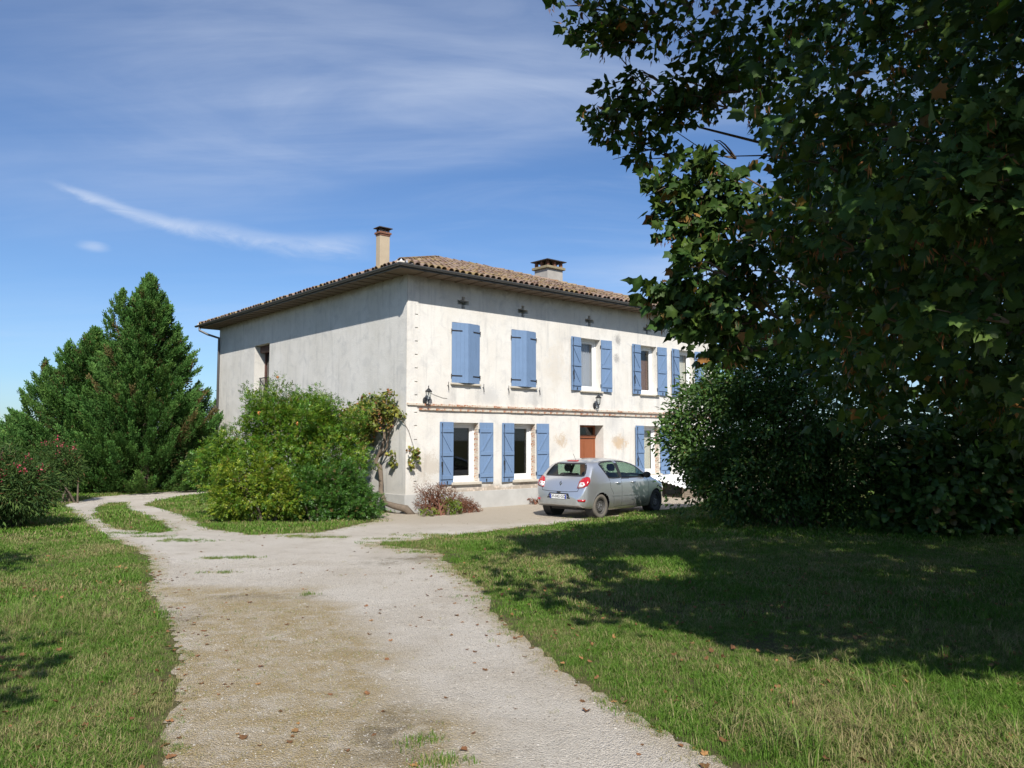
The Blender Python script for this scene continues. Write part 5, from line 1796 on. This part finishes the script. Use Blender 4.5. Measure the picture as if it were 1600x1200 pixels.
# ---------- cypresses
def cypress(label, loc, H_, Rb, nb, seed, lean=(0, 0), low=.3, spires=()):
    global RNG
    RNG = np.random.default_rng(seed)
    t = thing('cypress_tree', label, 'tree', loc, 0, 'cypresses beyond the drive')
    mb = MB(); mb.tube([(0, 0, -.1), (0, 0, H_ * .5), (lean[0] * .7, lean[1] * .7, H_ * .97)], [.22, .13, .015], 8); mb.build('trunk', M['bark'], t)
    PP, DD, NN, SS, CC = [], [], [], [], []
    sp_ = [(s, q) for s in spires for q in range(26)]
    for k in range(nb + len(sp_)):
        f = RNG.uniform(0, 1) ** 1.15
        if k < 10:
            f = .90 + .10 * k / 9
        z = low + f * (H_ - low)
        prof = (1 - f) ** .93 * (1 - .30 * math.exp(-((f - 0) / .10) ** 2))
        rr = Rb * prof * RNG.uniform(.72, 1.14) + .06
        a = RNG.uniform(0, 2 * math.pi)
        ca, sa = math.cos(a), math.sin(a)
        rise = RNG.uniform(.55, 1.15) * (.75 + .7 * f) + 3.5 * max(0, f - .9) / .1
        L = min(1.7, .34 + .7 * rr) * RNG.uniform(.75, 1.25)
        inn = max(0, rr - L * .8)
        ax = np.array([lean[0] * f, lean[1] * f, 0])
        d = unit(np.array([ca, sa, rise]))
        p0 = ax + np.array([ca * rr, sa * rr, z]) - d * L
        if k >= nb:
            (sx_, sy_, sz_), q = sp_[k - nb]
            dz = 1.5 * q / 25
            rr2 = .6 * dz ** .85
            d = unit(np.array([ca * .5, sa * .5, 1.0 + 1.2 * (dz < .2)])); L = .35 + .35 * dz
            p0 = np.array([sx_ + ca * rr2, sy_ + sa * rr2, sz_ - dz]) - d * L
        m = int(18 + 56 * L)
        tt = RNG.uniform(.05, 1, m) ** .8
        w = (.20 * L * (1 - tt) ** .75 + .012)
        off = rvec(m) * RNG.uniform(.2, 1, (m, 1)) * w[:, None]
        p = p0 + d * (tt * L)[:, None] + off
        PP.append(p)
        DD.append(unit(d + off / np.maximum(w[:, None], .03) * .5 + np.array([0, 0, .25]) + RNG.normal(size=(m, 3)) * .15))
        NN.append(rvec(m)); SS.append(RNG.uniform(.15, .27, m))
        cb = cols(m, .18 + .12 * RNG.normal(), .12, .015)
        cb[:, 0] = np.clip(cb[:, 0] * .3 + RNG.uniform(0, .3) + tt * .5 - .05, 0, 1)  # light tips and dark inner ends painted into the plume colour
        dead = RNG.uniform() < .03
        if dead:
            cb[:, 2] = .7
        CC.append(cb)
    # inner mass: shade painted in as darker leaf colour, some leaves brown
    m = int(nb * 9)
    f = RNG.uniform(0, .85, m); a = RNG.uniform(0, 6.283, m); rr = Rb * (1 - f) ** .93 * RNG.uniform(.2, .7, m)
    PP.append(np.column_stack([rr * np.cos(a) + lean[0] * f, rr * np.sin(a) + lean[1] * f, low + f * (H_ - low)])); DD.append(unit(np.column_stack([np.cos(a), np.sin(a), np.full(m, .6)]) + RNG.normal(size=(m, 3)) * .3)); NN.append(rvec(m)); SS.append(RNG.uniform(.25, .4, m)); CC.append(np.column_stack([RNG.uniform(0, .4, m), np.zeros(m), (RNG.uniform(size=m) < .25) * .6]))
    P = np.concatenate(PP)
    k = P[:, 2] > .02
    o = leaves('crown', PLUME, P[k], np.concatenate(DD)[k], np.concatenate(NN)[k], np.concatenate(SS)[k], M['cypress'], np.concatenate(CC)[k], t)
    tag(o, kind='stuff')


cypress('tallest conical cypress beyond the bend of the drive', (-14.35, 30.6, 0), 8.35, 3.9, 620, 51, spires=[(0, 0, 8.45), (-.85, -.5, 7.7)])
cypress('shorter cypress leaning against the left of the tallest one', (-16.8, 31.2, 0), 6.3, 4.2, 430, 52, spires=[(0, 0, 6.35), (-.75, -.5, 5.75), (-1.6, -.6, 5.0)])
cypress('lowest cypress at the far left end of the group', (-20.4, 32.2, 0), 3.0, 2.2, 170, 53)


# ---------- small trees
def small_tree(name, label, loc, H_, ctr, rad, ncl, per, lsize, mat, seed, sparse=False, tmpl=LEAF_OVAL, spread=.22, group=None):
    global RNG
    RNG = np.random.default_rng(seed)
    t = thing(name, label, 'tree', loc, 0, group)
    d = rvec(ncl); r = RNG.uniform(.35, 1.05, (ncl, 1)) ** .6
    C = np.array(ctr) + d * r * np.array(rad) * (1 + .15 * np.sin(d[:, :1] * 8) * np.sin(d[:, 2:3] * 7))
    mb = MB(); mb.tube([(0, 0, -.1), (.03, .02, H_ * .4), tuple(np.array(ctr) * np.array([.7, .7, 1])), (ctr[0], ctr[1], H_ * .96)], [.09, .07, .045, .01], 8); mb.build('trunk', M['bark'], t, smooth=True)
    mb = MB()
    for k in range(34):
        e = C[RNG.integers(ncl)]
        mb.tube(interp_path((ctr[0] * .4, ctr[1] * .4, max(.8, e[2] * .6)), e, .1, 6, .08), list(np.linspace(.028, .004, 6)), 4, False)
    tag(mb.build('branches', M['bark'], t), kind='stuff')
    P, D, Nn, S = cluster_leaves(C, unit(C - np.array(ctr)), per, spread, lsize, .8, .3, .5)
    tag(leaves('crown', tmpl, P, D, Nn, S, mat, cols(len(P), .2, .2, .04), t), kind='stuff')


small_tree('young_tree', 'thin sparse grey-green tree between the cypresses and the far house corner', (-12.6, 34.5, 0), 4.3, (0, 0, 2.6), (1.0, 1.0, 1.6), 130, 7, .06, M['oleander'], 61, spread=.2)
small_tree('young_tree', 'young maple on the near left lawn, only its shadow reaching the picture', (-5.0, 1.6, 0), 5.2, (.1, 0, 3.6), (1.55, 1.4, 1.5), 260, 12, .12, M['mapleleaf'], 62, tmpl=LEAF_VINE, spread=.3)
small_tree('young_tree', 'young maple further along the left lawn, seen by its shadow alone', (-8.9, 7.6, 0), 5.4, (.1, 0, 3.7), (1.5, 1.4, 1.5), 260, 12, .12, M['mapleleaf'], 63, tmpl=LEAF_VINE, spread=.3)
# ------------------------------------------------------------------ grass, litter (stuff)
RNG = np.random.default_rng(77)


def grass_mat(name, dry):
    m, t, out = material(name)
    p = N(t, 'ShaderNodeNewGeometry').outputs['Position']
    r = N(t, 'ShaderNodeObjectInfo').outputs['Random']
    at = N(t, 'ShaderNodeAttribute', attribute_name='lc')
    s = N(t, 'ShaderNodeSeparateColor', {0: at.outputs['Color']})
    a = noise(t, p, 0.6, 4, 0.6, 0.3)
    b = noise(t, p, 3.5, 5, 0.65)
    k = math_(t, 'ADD', math_(t, 'ADD', a, math_(t, 'MULTIPLY', b, 0.5)), math_(t, 'MULTIPLY', math_(t, 'SUBTRACT', r, 0.5), 0.22))
    k = math_(t, 'ADD', k, math_(t, 'MULTIPLY', math_(t, 'SUBTRACT', s.outputs[0], 0.5), 0.45))
    f = sstep(t, k, 0.69 - dry, 1.02 - dry)
    gr = mixc(t, s.outputs[1], (0.07, 0.165, 0.015), (0.135, 0.24, 0.03))
    c = mixc(t, f, gr, mixc(t, s.outputs[1], (0.30, 0.245, 0.11), (0.40, 0.345, 0.17)))
    pb = N(t, 'ShaderNodeBsdfPrincipled', {'Base Color': c, 'Roughness': 0.6, 'Specular IOR Level': 0.25})
    tr = N(t, 'ShaderNodeBsdfTranslucent', {'Color': c})
    mx = N(t, 'ShaderNodeMixShader', {0: .3, 1: pb.outputs[0], 2: tr.outputs[0]})
    t.links.new(mx.outputs[0], out.inputs[0])
    return m


M['grass'] = grass_mat('lawn_grass', 0.0)
M['grassdry'] = grass_mat('dry_grass', 0.32)


def tuft(name, nb, h, spread, width, seed, mat, lean=.5):
    r = np.random.default_rng(seed)
    V, F3, F4, Cc = [], [], [], []
    for k in range(nb):
        a = r.uniform(0, 6.283); rr = spread * math.sqrt(r.uniform())
        b = np.array([rr * math.cos(a), rr * math.sin(a), -.004])
        hh = h * r.uniform(.45, 1.1)
        d = r.uniform(0, 6.283); le = lean * r.uniform(.2, 1.3) * hh
        dv = np.array([math.cos(d), math.sin(d), 0]); sv2 = np.array([-dv[1], dv[0], 0])
        w = width * r.uniform(.7, 1.3)
        p1 = b + dv * le * .25 + np.array([0, 0, hh * .5]); p2 = b + dv * le + np.array([0, 0, hh * (.95 - .25 * lean)])
        o = len(V)
        V += [b - sv2 * w * .5, b + sv2 * w * .5, p1 - sv2 * w * .42, p1 + sv2 * w * .42, p2]
        F4.append((o, o + 1, o + 3, o + 2)); F3.append((o + 2, o + 3, o + 4))
        c = [r.uniform(), r.uniform(), 0]
        Cc += [c] * 5
    return np_mesh(name, np.array(V), [np.array(F4), np.array(F3)], mat, False, np.array(Cc))


def scatter(name, pts, rotz, scl, idx, meshes, kindlabel=None, tilt=None):
    coll = bpy.data.collections.new(name + '_parts')
    for i, me in enumerate(meshes):
        o = bpy.data.objects.new('%s_piece_%02d' % (name, i), me)
        coll.objects.link(o)
    n = len(pts)
    me = bpy.data.meshes.new(name)
    me.vertices.add(n)
    me.vertices.foreach_set('co', np.asarray(pts, np.float32).ravel())
    rv = np.zeros((n, 3), np.float32); rv[:, 2] = rotz
    if tilt is not None:
        rv[:, 0] = tilt[:, 0]; rv[:, 1] = tilt[:, 1]
    me.attributes.new('rot', 'FLOAT_VECTOR', 'POINT').data.foreach_set('vector', rv.ravel())
    me.attributes.new('scl', 'FLOAT', 'POINT').data.foreach_set('value', np.asarray(scl, np.float32))
    me.attributes.new('idx', 'INT', 'POINT').data.foreach_set('value', np.asarray(idx, np.int32))
    o = link(name, me)
    ng = bpy.data.node_groups.new(name, 'GeometryNodeTree')
    ng.interface.new_socket('Geometry', in_out='INPUT', socket_type='NodeSocketGeometry')
    ng.interface.new_socket('Geometry', in_out='OUTPUT', socket_type='NodeSocketGeometry')
    gi = ng.nodes.new('NodeGroupInput'); go = ng.nodes.new('NodeGroupOutput')
    ci = ng.nodes.new('GeometryNodeCollectionInfo'); ci.inputs['Collection'].default_value = coll
    ci.inputs['Separate Children'].default_value = True; ci.inputs['Reset Children'].default_value = True
    ip = ng.nodes.new('GeometryNodeInstanceOnPoints')

    def na(nm, ty):
        a = ng.nodes.new('GeometryNodeInputNamedAttribute'); a.data_type = ty; a.inputs['Name'].default_value = nm
        return a.outputs['Attribute']
    er = ng.nodes.new('FunctionNodeEulerToRotation')
    ng.links.new(na('rot', 'FLOAT_VECTOR'), er.inputs[0])
    ng.links.new(gi.outputs[0], ip.inputs['Points'])
    ng.links.new(ci.outputs[0], ip.inputs['Instance'])
    ip.inputs['Pick Instance'].default_value = True
    ng.links.new(na('idx', 'INT'), ip.inputs['Instance Index'])
    ng.links.new(er.outputs[0], ip.inputs['Rotation'])
    ng.links.new(na('scl', 'FLOAT'), ip.inputs['Scale'])
    ng.links.new(ip.outputs[0], go.inputs[0])
    md = o.modifiers.new('scatter', 'NODES'); md.node_group = ng
    if kindlabel:
        tag(o, kindlabel[0], kindlabel[1])
    tag(o, kind='stuff')
    return o


def frustum_ok(p, margin=1.2):
    return (np.abs(p[:, 0]) < .68 * p[:, 1] + margin) & (p[:, 1] > 3.2)


HINV = HM.inverted()
ca, sa = math.cos(R(41.1)), math.sin(R(41.1))


def in_house(p, m=.05):
    dx, dy = p[:, 0] + 2.864, p[:, 1] - 21.118
    lx, ly = dx * ca + dy * sa, -dx * sa + dy * ca
    return (lx > -m) & (ly > -m) & (lx < HX + m)


def sample(n, x0, x1, y0, y1):
    return np.column_stack([RNG.uniform(x0, x1, n), RNG.uniform(y0, y1, n)])


TU = [tuft('t%d' % i, 18, .075, .060, .0042, 100 + i, M['grass'], .8) for i in range(6)]
TM = [tuft('m%d' % i, 20, .085, .13, .0085, 120 + i, M['grass'], .7) for i in range(5)]
TF = [tuft('f%d' % i, 22, .10, .26, .018, 140 + i, M['grass'], .6) for i in range(4)]
TD = [tuft('d%d' % i, 12, .05, .07, .004, 160 + i, M['grassdry'], 1.1) for i in range(4)]
TL = [tuft('l%d' % i, 16, .30, .05, .0055, 180 + i, M['grass'], .9) for i in range(4)]


def lawn(name, dens, y0, y1, meshes, label, smin=.6, smax=1.25, x0=-26, x1=18):
    area = (x1 - x0) * (y1 - y0)
    p = sample(int(area * dens), x0, x1, y0, y1)
    p = p[frustum_ok(p)]
    sd_ = drive_sd(p)
    thin = .5 + .5 * fbm2(p, 1.4, 9)
    keep = (sd_ < RNG.normal(size=len(p)) * .08 + .03 + .10 * fbm2(p, 4.0, 31)) & ~in_house(p) & (RNG.uniform(size=len(p)) < np.clip(.72 + .5 * thin, 0, 1))
    p = p[keep]; sd_ = sd_[keep]
    sc = RNG.uniform(smin, smax, len(p)) * np.clip(.55 + -sd_ * 1.6, .55, 1.0) * (1 + .3 * fbm2(p, .9, 12) + .3 * fbm2(p, 3.1, 14))
    scatter(name, np.column_stack([p, np.full(len(p), -.004)]), RNG.uniform(0, 6.28, len(p)), sc, RNG.integers(0, len(meshes), len(p)), meshes, label)
    return len(p)


lawn('lawn_grass', 620, 3.4, 8.6, TU, ('short mown grass in green and straw tones close to the camera', 'grass'))
lawn('lawn_grass', 190, 8.6, 15.5, TM, ('short grass of the middle lawns either side of the drive', 'grass'))
lawn('lawn_grass', 60, 15.5, 33, TF, ('grass beyond the bend of the drive and by the gravel forecourt', 'grass'))
# taller clumps
pts_, sc_l = [], []
for cx_, cy_, rx, ry, n, s in [(-5.1, 8.6, 1.0, .9, 260, .75), (-4.3, 8.0, .6, .6, 80, .7), (1.9, 5.2, .5, .5, 60, 1.0), (2.5, 5.4, .7, .6, 60, .9), (3.0, 6.6, 1.2, .8, 60, .7), (1.5, 12.5, 2.2, 1.2, 50, .5), (4.5, 7.5, 1.5, 1, 50, .7), (-4.6, 6.5, 1.2, .8, 60, .4), (-6.5, 11.0, 1.5, 1.2, 90, .5), (2.0, 8.5, 1.2, .8, 50, .4), (3.2, 5.6, .9, .5, 50, .8), (1.6, 5.9, .3, .3, 20, .8), (-3.3, 6.6, .5, .8, 30, .35), (-4.0, 5.3, .8, .5, 50, .5), (1.7, 19.0, .8, .6, 40, .45), (3.2, 20.6, .8, .5, 50, .5)]:
    p = np.column_stack([RNG.normal(cx_, rx * .5, n), RNG.normal(cy_, ry * .5, n)])
    k = drive_sd(p) < .05
    pts_.append(p[k]); sc_l.append(RNG.uniform(.5, 1.2, k.sum()) * s)
p = np.concatenate(pts_)
scatter('tall_grass', np.column_stack([p, np.full(len(p), -.004)]), RNG.uniform(0, 6.28, len(p)), np.concatenate(sc_l), RNG.integers(0, 4, len(p)), TL, ('longer unmown grass blades in clumps on the lawns', 'grass'))
# sparse dry sprigs on the drive: centre strip and edges; green mats near the house
p = sample(60000, -12, 3, 3.4, 20)
p = p[frustum_ok(p)]
sd_ = drive_sd(p)
st = sdf(STRAW, p) / .6 + .4 * fbm2(p, 2.2, 5)
pr = np.clip(st, 0, .5) * .5 + np.clip(.35 - sd_, 0, .35) * 2.2 + .008
k = (sd_ > 0) & (RNG.uniform(size=len(p)) < pr)
p = p[k]
scatter('dry_sprigs', np.column_stack([p, np.full(len(p), .001)]), RNG.uniform(0, 6.28, len(p)), RNG.uniform(.35, .9, len(p)), RNG.integers(0, 4, len(p)), TD, ('flattened dry grass sprigs on the centre and edges of the gravel drive', 'grass'))
pts_ = []
for cx_, cy_, rx, ry, n in [(-3.86, 15.87, .55, .12, 60), (-4.4, 16.1, .3, .1, 30), (-4.91, 13.07, .3, .1, 30), (-4.5, 13.2, .3, .08, 26), (-6.19, 15.28, .5, .14, 40), (-6.6, 15.5, .3, .1, 20), (-2.06, 14.99, .5, .15, 70), (-1.85, 16.3, .5, .15, 40), (-1.3, 16.1, .5, .2, 60),
                            (-4.3, 11.69, .25, .06, 14), (-2.59, 10.02, .1, .05, 8), (-.43, 4.9, .12, .12, 22), (-.62, 5.2, .1, .1, 14), (-2.52, 15.57, .4, .1, 30), (-1.6, 13.8, .4, .12, 40), (-8.0, 16.6, .4, .15, 40), (-7.2, 16.0, .4, .15, 30), (.15, 8.2, .3, .3, 20), (-.3, 10.0, .3, .4, 26), (.9, 6.0, .2, .3, 18), (-.9, 11.9, .3, .4, 30), (2.4, 19.75, .9, .2, 46)]:
    pts_.append(np.column_stack([RNG.normal(cx_, rx * .6, n), RNG.normal(cy_, ry * .6, n)]))
p = np.concatenate(pts_)
scatter('grass_mats', np.column_stack([p, np.full(len(p), .001)]), RNG.uniform(0, 6.28, len(p)), RNG.uniform(.35, .8, len(p)), RNG.integers(0, 5, len(p)), TM, ('small flat grass mats growing through the gravel', 'grass'))

# loose stones
def pebble(seed):
    r = np.random.default_rng(seed)
    bm = bmesh.new(); bmesh.ops.create_icosphere(bm, subdivisions=1, radius=1)
    for v in bm.verts:
        v.co *= r.uniform(.75, 1.15); v.co.z *= .55
    me = bpy.data.meshes.new('pebble'); bm.to_mesh(me); bm.free(); me.materials.append(M['pebble'])
    return me


def peb_mat():
    m, t, out = material('loose_stone')
    r = N(t, 'ShaderNodeObjectInfo').outputs['Random']
    bsdf(t, out, mixc(t, r, (0.16, 0.135, 0.105), (0.48, 0.45, 0.40)), .9)
    return m


M['pebble'] = peb_mat()
PB = [pebble(i) for i in range(5)]
p = sample(70000, -6, 3, 3.6, 13)
p = p[frustum_ok(p)]
p = p[(drive_sd(p) > .02)]
scatter('loose_gravel', np.column_stack([p, np.full(len(p), .003)]), RNG.uniform(0, 6.28, len(p)), RNG.uniform(.002, .0065, len(p)) * (1 + .9 * (RNG.uniform(size=len(p)) < .04)), RNG.integers(0, 5, len(p)), PB, ('loose pale pebbles strewn on the drive', 'gravel'))

# fallen leaves: the larger single ones are things, the rest is litter
def curled(seed):
    r = np.random.default_rng(seed)
    v = np.array(LEAF_MAPLE[0], float)
    v[:, 2] = .7 * r.uniform(.3, 1) * v[:, 0] ** 2 + .22 * r.uniform(-1, 1) * (v[:, 1] - .3) ** 2 + .06 * np.sin(v[:, 0] * 9 + seed) + .05
    v[:, 0] *= r.uniform(.6, 1)
    return np_mesh('fallen_leaf', v, [np.array(LEAF_MAPLE[1])], M['fallen'], False, np.repeat([[r.uniform(), r.uniform(0, .6), r.uniform(0, .6)]], len(v), 0))


FL = [curled(i) for i in range(9)]
p = np.concatenate([sample(5200, -7, 9, 3.5, 12), sample(1800, -9, 3, 12, 19)])
p = p[frustum_ok(p, .3)]
sd_ = drive_sd(p)
w = np.where(sd_ > 0, .09 + .8 * np.exp(-sd_ / .22), .34) * np.where(p[:, 1] > 12, .5, 1)
p = p[RNG.uniform(size=len(p)) < w]
sd_ = drive_sd(p)
hgt = np.where(sd_ > 0, .004, .028)
scale = RNG.uniform(.035, .07, len(p))
big = np.argsort(p[:, 1] / scale)[:70]
rest = np.ones(len(p), bool); rest[big] = False
tl = RNG.normal(size=(len(p), 2)) * np.where(sd_ > 0, .12, .45)[:, None]
scatter('leaf_litter', np.column_stack([p, hgt])[rest], RNG.uniform(0, 6.28, rest.sum()), scale[rest] * .8, RNG.integers(0, 9, rest.sum()), FL, ('scattered small dry brown leaves on drive and lawn', 'leaves'), tl[rest])
for i in big:
    o = link('fallen_leaf', FL[i % 9])
    o.location = (p[i, 0], p[i, 1], hgt[i]); o.scale = (scale[i],) * 3
    o.rotation_euler = (tl[i, 0], tl[i, 1], RNG.uniform(0, 6.28))
    if sd_[i] > 0:
        tag(o, 'dry curled brown leaf lying on the pale gravel drive', 'leaf', 'fallen leaves on the drive')
    else:
        tag(o, 'dry curled brown leaf lying in the lawn grass', 'leaf', 'fallen leaves on the lawn')
